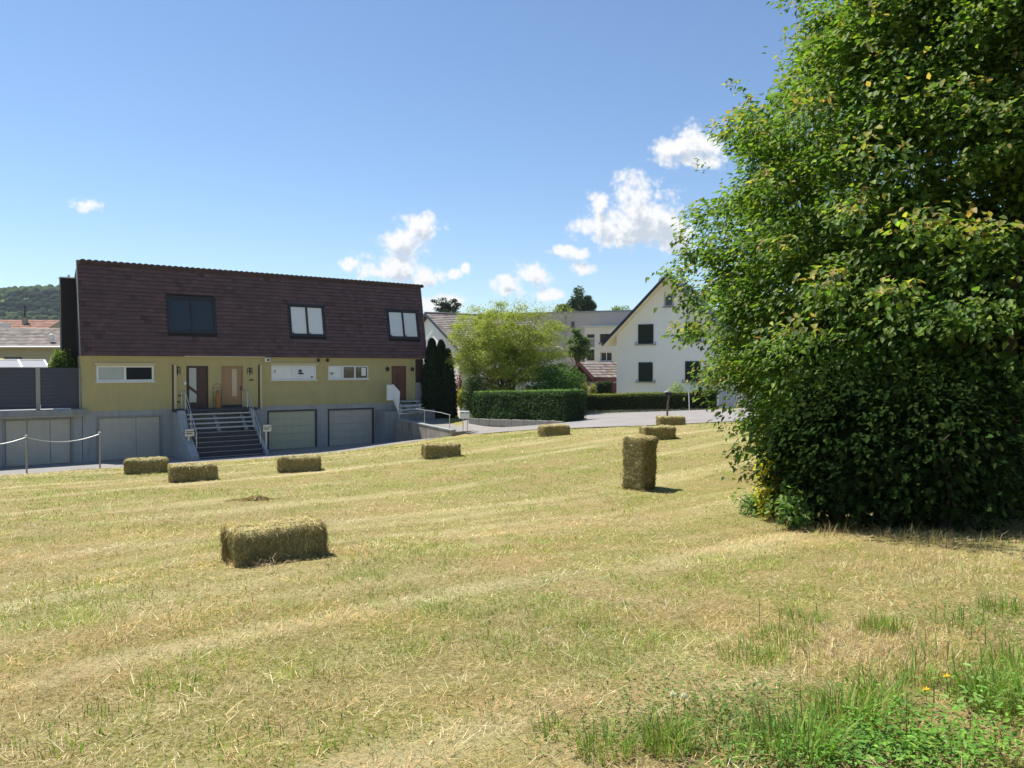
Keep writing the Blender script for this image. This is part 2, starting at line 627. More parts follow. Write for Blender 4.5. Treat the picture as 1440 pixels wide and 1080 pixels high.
# ------------------------------------------------------------------ blades and leaves
def blades(P, Dr, H, Wd, lean, col, bend=.5):
    """P n*3 roots; Dr n*2 lean direction; H length; lean 0 upright .. 1 lying"""
    n = len(P)
    ang = np.clip(lean, 0, 1.45)
    hx = Dr * np.sin(ang)[:, None]
    up = np.cos(ang)
    side = np.stack([-Dr[:, 1], Dr[:, 0]], 1)
    ph = rng.uniform(0, 2 * np.pi, n)
    side = np.stack([np.cos(ph), np.sin(ph)], 1) * .6 + side * .6
    V = np.zeros((n, 5, 3))
    w = Wd[:, None] * .5
    V[:, 0, :2] = P[:, :2] - side * w
    V[:, 1, :2] = P[:, :2] + side * w
    V[:, 0, 2] = V[:, 1, 2] = P[:, 2]
    m = P[:, :2] + hx * (H * .55)[:, None]
    zm = P[:, 2] + up * H * .55
    V[:, 2, :2] = m + side * w * .8
    V[:, 3, :2] = m - side * w * .8
    V[:, 2, 2] = V[:, 3, 2] = zm
    a2 = np.clip(ang + bend, 0, 1.75)
    V[:, 4, :2] = m + Dr * (np.sin(a2) * H * .45)[:, None]
    V[:, 4, 2] = zm + np.cos(a2) * H * .45
    b = (np.arange(n) * 5)[:, None]
    loops = np.concatenate([b + 0, b + 1, b + 2, b + 3, b + 3, b + 2, b + 4], 1).ravel()
    tot = np.tile([4, 3], n)
    st = np.concatenate([[0], np.cumsum(tot)[:-1]])
    return V.reshape(-1, 3), loops, st, tot, np.repeat(col, 5, 0)


def leaf_geo(P, T, U, L, Wd, col, fold=.18, droop=.15):
    """ovate leaves folded along the midrib: base P, tip direction T, face direction U"""
    n = len(P)
    T = T / np.maximum(np.linalg.norm(T, axis=1, keepdims=True), 1e-6)
    R = np.cross(T, U)
    R /= np.maximum(np.linalg.norm(R, axis=1, keepdims=True), 1e-6)
    U = np.cross(R, T)
    L = L[:, None]
    w = Wd[:, None] * .5
    V = np.zeros((n, 6, 3))
    V[:, 0] = P
    V[:, 1] = P + T * L * .32 + R * w + U * w * fold * 2
    V[:, 2] = P + T * L * .68 + R * w * .75 + U * w * fold - U * L * droop * .3
    V[:, 3] = P + T * L - U * L * droop
    V[:, 4] = P + T * L * .68 - R * w * .75 + U * w * fold - U * L * droop * .3
    V[:, 5] = P + T * L * .32 - R * w + U * w * fold * 2
    b = (np.arange(n) * 6)[:, None]
    loops = np.concatenate([b, b + 1, b + 2, b + 3, b, b + 3, b + 4, b + 5], 1).ravel()
    tot = np.full(2 * n, 4)
    return V.reshape(-1, 3), loops, np.arange(2 * n) * 4, tot, np.repeat(col, 6, 0)


def merge(parts):
    V, Lp, St, To, C = [], [], [], [], []
    nv = nl = 0
    for v, l, s, t, c in parts:
        V.append(v); Lp.append(l + nv); St.append(s + nl); To.append(t); C.append(c)
        nv += len(v); nl += len(l)
    return np.concatenate(V), np.concatenate(Lp), np.concatenate(St), np.concatenate(To), np.concatenate(C)


def geo_obj(name, parts, mat, parent=None):
    V, l, s, t, c = merge(parts)
    return link(name, np_mesh(name, V, l, s, t, np.clip(c, 0, 1)), mat, parent)


def runit(n):
    v = rng.normal(size=(n, 3))
    return v / np.linalg.norm(v, axis=1, keepdims=True)


def pal(n, cols, wts=None, jit=.18):
    cols = np.array(cols, float)
    k = rng.choice(len(cols), n, p=wts)
    return cols[k] * (1 + rng.normal(0, jit, (n, 1))) * (1 + rng.normal(0, .06, (n, 3)))


# ------------------------------------------------------------------ grass of the mown field
STRAW, PALE, OLIVE, GREEN, BROWN = (.60, .47, .235), (.86, .75, .48), (.31, .30, .07), (.21, .32, .045), (.40, .235, .11)
MOW = math.radians(40)


def field_zone(y0, y1, dens, hmul, wmul, side=1.0, cap=None):
    n = int(.70 * (y1 ** 2 - y0 ** 2) * side * dens)
    y = np.sqrt(rng.uniform(y0 ** 2, y1 ** 2, n))
    x = y * rng.uniform(-.74, .74, n) * side
    k = is_grass(x, y)
    x, y = x[k], y[k]
    n = len(x)
    # stubble patches
    a = x * math.cos(MOW) + y * math.sin(MOW)
    c = -x * math.sin(MOW) + y * math.cos(MOW)
    row = fbm(P3(a * .11, c * 1.05), 4, 21)                       # swaths along the mowing direction
    pat = fbm(P3(x * .55, y * .55), 4, 33)
    small = fbm(P3(x * 3.2, y * 3.2), 3, 44)
    green = np.clip(sstep(.44, .66, pat * .6 + small * .4) + sstep(.1, .75, (x - y * .25) * .18 - .2) * sstep(7.0, 3.0, y) * .9, 0, 1)
    lane = .5 + .5 * np.sin(2 * math.pi * c / 2.3 + 5.0 * (fbm(P3(a * .09, c * .25), 3, 61) - .5))
    hay = np.clip(sstep(.84, .99, lane) * sstep(.34, .56, fbm(P3(a * .2, c * .5), 3, 77)) + .6 * sstep(.54, .66, row), 0, 1)
    r = rng.uniform(0, 1, n)
    far = sstep(9, 22, y)
    hay = hay * (.35 + .65 * sstep(5.5, 10, y))
    warm = sstep(.42, .58, fbm(P3(x * 1.1 + 40, y * 1.1), 4, 91)) * sstep(16, 8, y)
    greyp = sstep(.52, .64, fbm(P3(x * .8 - 30, y * .8), 4, 97))
    green = np.clip(green + .35 * sstep(.5, .62, fbm(P3(x * 1.6, y * 1.6 + 9), 3, 55)), 0, 1) * (1 - .5 * warm)
    pg = .30 + .46 * green - .26 * hay + .28 * far
    ps = .34 + .48 * hay - .20 * green
    isg = r < pg
    iss = (~isg) & (r < pg + ps)
    col = np.where(isg[:, None], np.where((rng.uniform(0, 1, n) < .22 + .38 * green)[:, None], GREEN, OLIVE), np.where(iss[:, None], np.where((rng.uniform(0, 1, n) < .17 + .32 * hay)[:, None], PALE, STRAW), np.where((rng.uniform(0, 1, n) < .45)[:, None], BROWN, OLIVE)))
    col = np.array(col, float) * (1 + rng.normal(0, .2, (n, 1)))
    col = col * (1 + warm[:, None] * (~isg)[:, None] * np.array([.04, -.15, -.27])) * (1 - .10 * greyp[:, None] * np.array([1.2, .9, -.6]))
    micro = fbm(P3(x * 9 + 3, y * 9), 2, 14)
    col = col * (.12 + .95 * small[:, None] + .80 * micro[:, None])
    hm = .55 + .9 * small
    H = hm * np.where(isg, rng.uniform(.02, .06, n) * (1 + .6 * green), np.where(iss, rng.gamma(2.2, .018, n) + .018, rng.uniform(.02, .05, n))) * hmul
    lean = np.where(isg, rng.uniform(.25, 1.25, n), np.where(iss, rng.uniform(1.05, 1.45, n), rng.uniform(.5, 1.4, n)))
    th = rng.uniform(0, 2 * np.pi, n)
    Dr = np.stack([np.cos(th), np.sin(th)], 1)
    z = gz(x, y) + (fbm(P3(x * .9, y * .9), 3, 5) - .5) * .07 + np.where(iss, rng.uniform(-.005, .028, n), -.01)
    w = np.where(isg, rng.uniform(.0025, .005, n), rng.uniform(.0018, .0036, n)) * wmul
    return blades(P3(x, y, z), Dr, H, w, lean, col, bend=np.where(isg, .4, .1))




def hay_clumps(n_cl, y0, y1, wmul):
    y = np.sqrt(rng.uniform(y0 ** 2, y1 ** 2, n_cl)); x = y * rng.uniform(-.74, .74, n_cl)
    k = is_grass(x, y)
    x, y = x[k], y[k]
    per = rng.integers(14, 46, len(x))
    X = np.repeat(x, per) + rng.normal(0, .085, per.sum()); Y = np.repeat(y, per) + rng.normal(0, .06, per.sum())
    n = len(X)
    th = rng.uniform(0, 2 * np.pi, n)
    tone = np.repeat(rng.uniform(.55, 1.1, len(x)), per)[:, None]
    col = pal(n, [STRAW, PALE, BROWN, (.30, .24, .12)], [.4, .25, .2, .15]) * tone
    Z = gz(X, Y) + (fbm(P3(X * .9, Y * .9), 3, 5) - .5) * .07 + np.abs(rng.normal(0, .022, n)) + .005
    return blades(P3(X, Y, Z), np.stack([np.cos(th), np.sin(th)], 1), rng.gamma(2.2, .022, n) + .03, rng.uniform(.0016, .003, n) * wmul, rng.uniform(.9, 1.5, n), col, bend=.25)


zones = [hay_clumps(420, 2.8, 7, 1.0), hay_clumps(700, 7, 13, 1.5), hay_clumps(900, 13, 26, 2.4), field_zone(2.7, 6.0, 5200, 1.0, 1.0, 1.05), field_zone(6.0, 11.0, 2300, .95, 1.5, 1.03), field_zone(11, 20, 1000, .85, 2.2), field_zone(20, 44, 260, .85, 3.8)]
o = geo_obj('grass', zones, M['grassmat'])
tag(o, 'mown grass stubble and dry cut straw covering the sloping field', 'grass', kind='stuff')


# ------------------------------------------------------------------ weeds and tufts in the near right corner
def tuft(px, py, n, rad, hgt, cols, lean=.35, wid=.0055):
    p = hit(px, py)
    a = rng.uniform(0, 2 * np.pi, n)
    r = rad * np.sqrt(rng.uniform(0, 1, n))
    x, y = p[0] + r * np.cos(a), p[1] + r * np.sin(a)
    th = a + rng.normal(0, .9, n)
    return blades(P3(x, y, gz(x, y) - .01), np.stack([np.cos(th), np.sin(th)], 1), hgt * rng.uniform(.45, 1.1, n), wid * rng.uniform(.6, 1.3, n),
                  np.abs(rng.normal(0, lean, n)), pal(n, cols), bend=rng.uniform(.1, .9, n))


GR = [(.17, .33, .035), (.23, .38, .05), (.11, .24, .03), (.30, .36, .08), (.38, .34, .13)]
tufts = []
for a in ((1110, 1065, 300, .20, .25), (1190, 1015, 220, .17, .26), (1235, 985, 130, .12, .22), (1290, 962, 100, .10, .20), (1385, 985, 300, .19, .22), (1430, 940, 240, .18, .22),
          (1440, 1010, 320, .22, .24), (1250, 885, 170, .14, .15), (1230, 890, 130, .12, .15), (940, 1062, 330, .11, .22), (850, 1062, 260, .13, .17), (780, 1035, 160, .10, .12), (1100, 900, 260, .22, .13),
          (1060, 925, 260, .22, .13), (1130, 870, 160, .2, .12), (1420, 860, 200, .2, .2), (1350, 880, 90, .2, .2), (1330, 930, 140, .22, .2), (820, 885, 60, .05, .1), (885, 855, 60, .05, .09), (640, 905, 70, .1, .09),
          (1000, 1030, 160, .2, .14), (1160, 1065, 160, .18, .20), (1400, 1065, 120, .2, .13), (380, 1050, 240, .35, .09), (230, 960, 120, .2, .08), (120, 1030, 160, .3, .08), (500, 1020, 120, .3, .08), (690, 1000, 140, .25, .09), (300, 985, 80, .2, .07)):
    tufts.append(tuft(*a, GR))
for a in ((1120, 1062, 120, .17, .24), (1195, 1022, 110, .16, .25), (1245, 992, 80, .12, .22), (1405, 988, 190, .18, .23), (1435, 962, 150, .16, .22), (1020, 1070, 70, .10, .18), (920, 1045, 60, .08, .17)):
    tufts.append(tuft(*a, GR[:4], .45, .0085))
# dry upright stalks with seed heads
for k in range(60):
    px = random.uniform(1060, 1440); py = random.uniform(880, 1070)
    tufts.append(tuft(px, py, 2, .03, random.uniform(.16, .34), [(.10, .13, .04), (.2, .17, .07)], .18, .005))
for k in range(60):
    px = random.uniform(1140, 1340)
    py = random.uniform(890, 955)
    tufts.append(tuft(px, py, 60, .22, .11, [(.66, .56, .33), (.56, .46, .24), (.42, .3, .16)], 1.3, .004))
tag(geo_obj('tall_grass', tufts, M['grassmat']), 'fresh green uncut grass tufts in the near corner of the field', 'grass', kind='stuff')


def herb_patch(px, py, rx, ry, n, L, h, cols):
    p = hit(px, py)
    x = p[0] + rng.normal(0, rx, n)
    y = p[1] + rng.normal(0, ry, n)
    z = gz(x, y) + np.abs(rng.normal(0, h * .5, n)) + .01 + h * .5 * fbm(P3(x * 6, y * 6), 2, 3)
    T = runit(n); T[:, 2] = np.abs(T[:, 2]) * .35 - .05
    U = runit(n) * .35; U[:, 2] = 1
    return leaf_geo(P3(x, y, z), T, U, L * rng.uniform(.6, 1.25, n), L * .4 * rng.uniform(.7, 1.2, n), pal(n, cols))


herbs = [herb_patch(1275, 1052, .26, .16, 1000, .036, .10, [(.14, .31, .035), (.19, .37, .05), (.10, .23, .035)]),
         herb_patch(1200, 1078, .24, .10, 600, .036, .07, [(.13, .28, .04), (.17, .32, .06)]),
         herb_patch(1345, 1068, .2, .10, 420, .034, .06, [(.13, .28, .04), (.2, .33, .05)]),
         herb_patch(1010, 1000, .35, .3, 1200, .03, .04, [(.12, .22, .035), (.2, .24, .06)]),
         herb_patch(1405, 1000, .2, .16, 300, .045, .10, [(.16, .31, .05), (.2, .34, .08)]),
         herb_patch(1080, 1040, .22, .2, 700, .035, .05, [(.11, .18, .045), (.16, .22, .07)]),
         herb_patch(1390, 880, .4, .4, 800, .03, .05, [(.11, .2, .04), (.2, .24, .07)]),
         herb_patch(900, 1040, .2, .15, 450, .03, .04, [(.12, .22, .035), (.2, .24, .06)])]
tag(geo_obj('weeds', herbs, M['grassmat']), 'low broad leaved green weeds spreading among the tall grass', 'weeds', kind='stuff')

for k, (px, py, lab) in enumerate(((1331, 985, 'small yellow wildflower standing in dry grass beside the tall tufts'), (1302, 1005, 'second yellow wildflower, lower and nearer, left of the tall grass clump'))):
    p = hit(px, py)
    r = empty('wildflower', p, 0, lab, 'flower', 'yellow wildflowers')
    MB().tube([(0, 0, 0), (.005, 0, .06), (0, .006, .12)], [.002, .0018, .0015], 5).build('stem', M['twig'], r)
    m = MB()
    for i in range(9):
        a = i * 2.4
        m.tube([(0, 0, .12), (.016 * math.cos(a), .016 * math.sin(a), .128 + .006 * (i % 2))], [.003, .005], 5)
    m.build('blossom', M['canvas'], r)
for k, (px, py, lab) in enumerate(((946, 1010, 'white fluffy seed head left of its twin in the near grass'), (962, 1012, 'white fluffy seed head right of its twin in the near grass'))):
    p = hit(px, py)
    r = empty('seed_head', p, 0, lab, 'seed head', 'white seed heads')
    MB().tube([(0, 0, 0), (.004, 0, .06), (0, .003, .11)], [.002, .0018, .0015], 5).build('stem', M['twig'], r)
    n = 260
    d = runit(n)
    geo_obj('fluff', [leaf_geo(np.array([[0, 0, .12]]) + d * .004, d, runit(n), np.full(n, .012), np.full(n, .002), np.tile([(.85, .85, .8)], (n, 1)))], M['grassmat'], r)


# ------------------------------------------------------------------ hay bales
def bale(px, py, rot, lab, upright=False, n=3000, size=1.0, wmul=1.0, tilt=(0, 0)):
    p = hit(px, py)
    L_, Wd_, H_ = (.95 * size, .48 * size, (.40 if upright else .37) * size)
    dims = np.array([Wd_ * 1.0, H_ * 1.12, L_] if upright else [L_, Wd_, H_])
    r = empty('hay_bale', (p[0], p[1], p[2] - .015), rot, lab, 'hay bale', 'small square hay bales on the mown field')
    r.rotation_euler = (tilt[0], tilt[1], rot)
    # core: dense rounded box with flakes pressed into it
    res = np.array([26, 14, 12]) if not upright else np.array([13, 12, 26])
    V, Q = [], []
    for axis in range(3):
        for sgn in (-1, 1):
            a, b = [k for k in range(3) if k != axis]
            A, B = np.meshgrid(np.linspace(-1, 1, res[a] + 1), np.linspace(-1, 1, res[b] + 1))
            q = np.zeros((A.size, 3))
            q[:, a] = A.ravel(); q[:, b] = B.ravel(); q[:, axis] = sgn
            i = np.arange(A.size).reshape(A.shape) + sum(len(v) for v in V)
            f = np.stack([i[:-1, :-1], i[:-1, 1:], i[1:, 1:], i[1:, :-1]], -1).reshape(-1, 4)
            Q.append(f if (sgn > 0) == (axis != 1) else f[:, ::-1])
            V.append(q)
    V, Q = np.concatenate(V), np.concatenate(Q)
    la = 2 if upright else 0
    seed = random.randint(0, 999)

    def shape(q):
        c = q * dims * .5
        rad = .075
        inner = np.clip(c, -(dims * .5 - rad), dims * .5 - rad)
        d = c - inner
        ln = np.linalg.norm(d, axis=1, keepdims=True)
        c = inner + d / np.maximum(ln, 1e-6) * np.minimum(ln, rad)
        nrm = d / np.maximum(ln, 1e-6)
        t = c[:, la] / dims[la]
        strings = np.exp(-((np.abs(c[:, 1 if not upright else 0]) - dims[1 if not upright else 0] * .22) / .018) ** 2)
        onside = (np.abs(q[:, 1 if not upright else 0]) < .97)
        flake = .004 * np.sin(t * 62 + 2 * np.sin(seed)) + .11 * (fbm(c * 4 + seed, 3, seed) - .5) + .04 * (fbm(c * 18 + seed, 2, seed) - .5)
        c = c + nrm * (flake - strings * onside * .030)[:, None]
        c[:, 2] += dims[2] * .5
        return c, nrm
    Vc, nr = shape(V)
    cc = np.array([(.30, .245, .11)]) * (.75 + .5 * fbm(V * 9 + seed, 2, 3))[:, None]
    core = (Vc, Q.ravel(), np.arange(len(Q)) * 4, np.full(len(Q), 4), cc)
    # stalks over the surface
    area = np.array([dims[1] * dims[2], dims[0] * dims[2], dims[0] * dims[1]])
    axs = rng.choice(3, n, p=area / area.sum())
    q = rng.uniform(-1, 1, (n, 3))
    q[np.arange(n), axs] = np.sign(q[np.arange(n), axs])
    c, nrm = shape(q)
    tdir = runit(n)
    tdir[:, la] *= .45
    tdir = tdir - nrm * (tdir * nrm).sum(1, keepdims=True)
    tdir = tdir / np.maximum(np.linalg.norm(tdir, axis=1, keepdims=True), 1e-6) + nrm * rng.normal(.20, .30, (n, 1))
    ln = rng.gamma(3, .026, n) + .02
    P = c - tdir * ln[:, None] * .5 + nrm * .002
    st = leaf_geo(P, tdir, nrm + runit(n) * .5, ln, rng.uniform(.003, .006, n) * wmul, np.where(((axs == 2) & (q[:, 2] > 0))[:, None], pal(n, [(.72, .64, .36), (.80, .73, .46), (.60, .54, .27)]), pal(n, [(.48, .40, .185), (.62, .54, .28), (.31, .27, .095), (.31, .215, .09), (.23, .22, .07)], [.3, .2, .22, .14, .14])), .1, .05)  # upward-facing stalks get paler colours, a sunlit top put into the colour
    # loose wisps hanging off the edges and lying round the foot
    m = n // 40
    a = rng.uniform(0, 2 * np.pi, m)
    e = np.stack([np.cos(a) * dims[0] * .58, np.sin(a) * dims[1] * .62, rng.uniform(.0, .015, m)], 1)
    e[:, :2] *= rng.uniform(.85, 1.2, (m, 1))
    td = runit(m); td[:, 2] *= .15
    ws = leaf_geo(e, td, np.tile([(0, 0, 1.)], (m, 1)) + runit(m) * .3, rng.gamma(3, .03, m) + .02, rng.uniform(.003, .005, m) * wmul, pal(m, [(.5, .42, .2), (.6, .52, .3), (.25, .24, .08)]))
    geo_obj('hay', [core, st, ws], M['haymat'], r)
    for sg in (-1, 1):
        t = MB()
        if upright:
            x = sg * dims[0] * .22
            hy, hz = dims[1] * .5 - .008, dims[2]
            t.tube([(x, -hy, .06), (x, -hy - .003, hz * .5), (x, -hy, hz - .06), (x, -hy + .06, hz - .006), (x, hy - .06, hz - .006), (x, hy, hz - .06), (x, hy, .06)], .0035, 6)
        else:
            y = sg * dims[1] * .22
            hx, hz = dims[0] * .5 - .006, dims[2]
            t.tube([(-hx, y, .06), (-hx, y, hz - .07), (-hx + .06, y, hz - .008), (0, y, hz - .012), (hx - .06, y, hz - .008), (hx, y, hz - .07), (hx, y, .06)], .0035, 6)
        t.build('twine', M['twine'], r)
    return r


R = math.radians
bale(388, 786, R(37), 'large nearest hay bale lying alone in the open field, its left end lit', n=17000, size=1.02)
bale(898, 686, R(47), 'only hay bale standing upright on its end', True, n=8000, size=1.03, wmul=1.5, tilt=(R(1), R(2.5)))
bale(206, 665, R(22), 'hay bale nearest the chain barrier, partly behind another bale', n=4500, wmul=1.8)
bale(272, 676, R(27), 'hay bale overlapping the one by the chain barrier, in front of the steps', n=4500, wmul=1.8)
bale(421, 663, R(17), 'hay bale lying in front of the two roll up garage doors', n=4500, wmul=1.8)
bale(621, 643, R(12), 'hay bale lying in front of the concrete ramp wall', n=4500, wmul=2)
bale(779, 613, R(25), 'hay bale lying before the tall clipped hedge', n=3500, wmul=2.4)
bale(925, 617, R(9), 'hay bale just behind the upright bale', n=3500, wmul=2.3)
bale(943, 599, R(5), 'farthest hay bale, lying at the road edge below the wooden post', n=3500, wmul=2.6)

p = hit(360, 704)
n = 1500
a = rng.uniform(0, 2 * np.pi, n); rr = np.abs(rng.normal(0, .5, n))
td = runit(n); td[:, 2] *= .08
hp = np.stack([p[0] + .42 * rr * np.cos(a), p[1] + .2 * rr * np.sin(a), p[2] + .07 * np.exp(-rr ** 2 * 3) * rng.uniform(0, 1, n) + .01], 1)
geo = leaf_geo(hp, td, runit(n) + np.array([(0, 0, 1.)]), rng.gamma(2, .03, n) + .03, np.full(n, .006), pal(n, [(.52, .45, .24), (.42, .34, .17), (.62, .54, .32), (.28, .26, .1)]))
tag(geo_obj('loose_hay', [geo], M['haymat']), 'small heap of loose grey hay behind the nearest bale', 'hay heap')


# ------------------------------------------------------------------ terraced house
def holed_wall(mb, u0, u1, z0, z1, w, holes, depth, back):
    """front wall in the plane w with openings: front face, reveals, closed sides, top and back"""
    us_ = sorted({u0, u1, *[h[0] for h in holes], *[h[1] for h in holes]})
    zs_ = sorted({z0, z1, *[h[2] for h in holes], *[h[3] for h in holes]})
    for i in range(len(us_) - 1):
        for j in range(len(zs_) - 1):
            a, b, c, d = us_[i], us_[i + 1], zs_[j], zs_[j + 1]
            if any(h[0] <= a + 1e-6 and b <= h[1] + 1e-6 and h[2] <= c + 1e-6 and d <= h[3] + 1e-6 for h in holes):
                continue
            mb.add([(a, w, c), (b, w, c), (b, w, d), (a, w, d)], [(0, 1, 2, 3)])
    for a, b, c, d in holes:
        W2 = w + depth
        mb.add([(a, w, c), (b, w, c), (b, w, d), (a, w, d), (a, W2, c), (b, W2, c), (b, W2, d), (a, W2, d)],
               [(0, 4, 5, 1), (1, 5, 6, 2), (2, 6, 7, 3), (3, 7, 4, 0)])
    mb.add([(u0, w, z0), (u1, w, z0), (u1, w, z1), (u0, w, z1), (u0, back, z0), (u1, back, z0), (u1, back, z1), (u0, back, z1)],
           [(0, 3, 7, 4), (1, 5, 6, 2), (3, 2, 6, 7), (4, 7, 6, 5)])


def rect(x0, x1, y0, y1, w=0.0):
    """facade rectangle from photo edges: u0 u1 z0 z1"""
    xm, ym = (x0 + x1) / 2, (y0 + y1) / 2
    return fz(x0, ym, w)[0], fz(x1, ym, w)[0], fz(xm, y1, w)[1], fz(xm, y0, w)[1]


house = empty('terraced_house', (HX, HY, BASE), HA, 'long terraced house with brown tiled mansard storey, yellow walls and grey garage plinth', 'house')
ZJ = fz(300, 573.3)[1]        # plinth / yellow wall joint
ZE = fz(300, 501.2, -.15)[1]  # lower edge of the mansard
UR = fz(557, 590)[0]          # end of the plinth
U2 = fz(584, 540)[0]
UM = fz(600, 503, -.15)[0]
G1 = rect(137, 227, 587.0, 700); G1 = (G1[0], G1[1], -.1, fz(182, 585.3)[1])
G2 = (fz(377, 600)[0], fz(445, 600)[0], -.1, fz(411, 577.4)[1])
G3 = (fz(462, 600)[0], fz(525, 600)[0], -.1, fz(493, 575.2)[1])
m = MB()
holed_wall(m, .06, UR, -.4, ZJ, 0.0, [G1, G2, G3], .16, 6.4)
m.build('plinth_wall', M['grey'], house)
D1 = rect(262, 293, 514.5, 574); D1 = (D1[0], D1[1], ZJ, fz(277, 514.5)[1])
D2 = rect(311, 342, 514, 574); D2 = (D2[0], D2[1], ZJ, fz(326, 514.5)[1])
D3 = (fz(550.5, 530)[0], fz(571, 530)[0], ZJ + .12, fz(560, 514.5)[1])
W1 = rect(135.5, 216.5, 514, 536.5)
W2 = rect(381.5, 444.5, 513.5, 534)
W3 = rect(461.5, 518, 514.5, 533)
m = MB()
holed_wall(m, .04, U2, ZJ, ZE + .02, -.015, [D1, D2, D3, W1, W2, W3], .12, 6.4)
m.build('wall', M['yellow'], house)
m = MB()
m.box(UR + .003, U2 + .5, .3, 6.4, -.4, ZJ - .005)
m.build('side_wall', M['grey'], house)
m = MB()
m.box(U2 + .003, UM - .04, .25, 6.4, ZJ - .6, ZE + .02)
m.build('porch_wall', M['wood_dark'], house)
u_, z_ = fz(587, 540)
m = MB()
m.box(U2 - .02, UM - .3, -.06, .16, ZJ - .6, fz(587, 538)[1])
m.build('porch_screen', M['slab'], house, bevel=.01)


def door_garage(h, splits, mat, lines, name='garage_door'):
    d = MB()
    d.box(h[0] + .003, h[1] - .003, .10, .13, h[2], h[3] - .003)
    o_ = d.build(name, mat, house)
    if lines:
        g = MB()
        k = 5
        for i in range(k):
            za = max(h[2], 0) + (h[3] - max(h[2], 0)) * i / k
            zb = max(h[2], 0) + (h[3] - max(h[2], 0)) * (i + 1) / k
            g.box(h[0] + .07, h[1] - .07, .075, .0985, za + .012, zb - .012)
        g.build('door_panel', mat, o_, bevel=.006)
        t = MB()
        t.box(h[0] + .06, h[1] - .06, .08, .098, h[3] - .07, h[3] - .01)
        t.build('seal', M['darkmetal'], o_)
    else:
        uu = [h[0] + .06] + [h[0] + (h[1] - h[0]) * s for s in splits] + [h[1] - .06]
        for i in range(len(uu) - 1):
            g = MB()
            g.box(uu[i] + .015, uu[i + 1] - .015, .055, .098, 0.02, h[3] - .08)
            g.build('door_leaf', mat, o_, bevel=.008)
        g = MB()
        us2 = uu[-2] + .12
        g.tube([(us2, .04, 1.05), (us2, .01, 1.05), (us2 + .1, .005, 1.05)], .012, 6)
        g.build('handle', M['metal'], o_)
    f = MB()
    f.box(h[0] - .05, h[0] + .05, -.012, .09, -.05, h[3] + .05)
    f.box(h[1] - .05, h[1] + .05, -.012, .09, -.05, h[3] + .05)
    f.box(h[0] + .052, h[1] - .052, -.012, .09, h[3] - .05, h[3] + .05)
    f.build('door_frame', M['slab'] if not lines else M['fence'], o_)
    return o_


door_garage(G1, [.60], M['doorgrey'], False)
door_garage(G2, [], M['doorbeige'], True)
door_garage(G3, [], M['doorgrey'], True)

# mansard: sloping front of lapped tile courses on a solid body
WT = .75
ZT = fz(352, 384, WT)[1]
UL, URm = fz(113.3, 500, -.15)[0], UM
ULT, URT = fz(111.3, 372, WT)[0], fz(594, 402, WT)[0]
SL = math.hypot(WT + .15, ZT - ZE)
sd = ((WT + .15) / SL, (ZT - ZE) / SL)


def slope(u, s, n):
    """u along, s up the slope from the lower edge, n outward from the tiled face"""
    return (u, -.15 + sd[0] * s - sd[1] * n, ZE + sd[1] * s + sd[0] * n)


m = MB()
m.prism([(-.13, ZE - .02), (-.13 + .02, ZE), (WT, ZT - .02), (2.0, ZT - .9), (6.5, ZT - 1.6), (6.5, ZE)], UL + .02, URm - .02, 'x')
m.build('mansard_body', M['cladding'], house)
wins = [(236, 301.5, 420, 467.5, 0), (407, 455, 430.5, 472, 1), (545.5, 587, 438, 475.5, 1)]
wr = []
for x0, x1, y0, y1, bl in wins:
    xm, ym = (x0 + x1) / 2, (y0 + y1) / 2
    # solve on the slope: take w from the height fraction
    def on(px, py):
        w_ = .3
        for _ in range(8):
            u, z = fz(px, py, w_)
            s = (z - ZE) / sd[1]
            w_ = -.15 + sd[0] * s
        return u, s
    wr.append((on(x0, ym)[0], on(x1, ym)[0], on(xm, y1)[1], on(xm, y0)[1], bl))


def clip_tile(u0, u1, s0, s1):
    out_ = [(u0, u1)]
    for a, b, lo, hi, _ in wr:
        if s1 > lo - .03 and s0 < hi + .03:
            nxt = []
            for p, q_ in out_:
                if q_ <= a - .06 or p >= b + .06:
                    nxt.append((p, q_))
                    continue
                if p < a - .06:
                    nxt.append((p, a - .06))
                if q_ > b + .06:
                    nxt.append((b + .06, q_))
            out_ = nxt
    return [t for t in out_ if t[1] - t[0] > .02]


m = MB()
NC = 23
ch = SL / NC
for c in range(NC):
    off = (c % 2) * .17
    u = UL
    first = True
    while u < URm - .02:
        wd = (.34 - off if first else .34)
        first = False
        u1_ = min(u + wd, URm)
        s0, s1 = c * ch, (c + 1) * ch + .02
        for ua_, ub_ in clip_tile(u, u1_, s0, s1):
            v = random.gauss(1.0, .09)
            if random.random() < .05:
                v *= .72
            m.col = (v, v * random.uniform(.96, 1.04), v * random.uniform(.95, 1.06))
            j = random.uniform(-.004, .004)
            m.add([slope(ua_ + .003, s0, .095 + j), slope(ub_ - .003, s0, .095 + j), slope(ub_ - .003, s1, .012), slope(ua_ + .003, s1, .012),
                   slope(ua_ + .003, s0, .0), slope(ub_ - .003, s0, .0)], [(0, 1, 2, 3), (4, 5, 1, 0)])
        u = u1_
m.build('mansard_tiles', M['tile'], house, col=True)
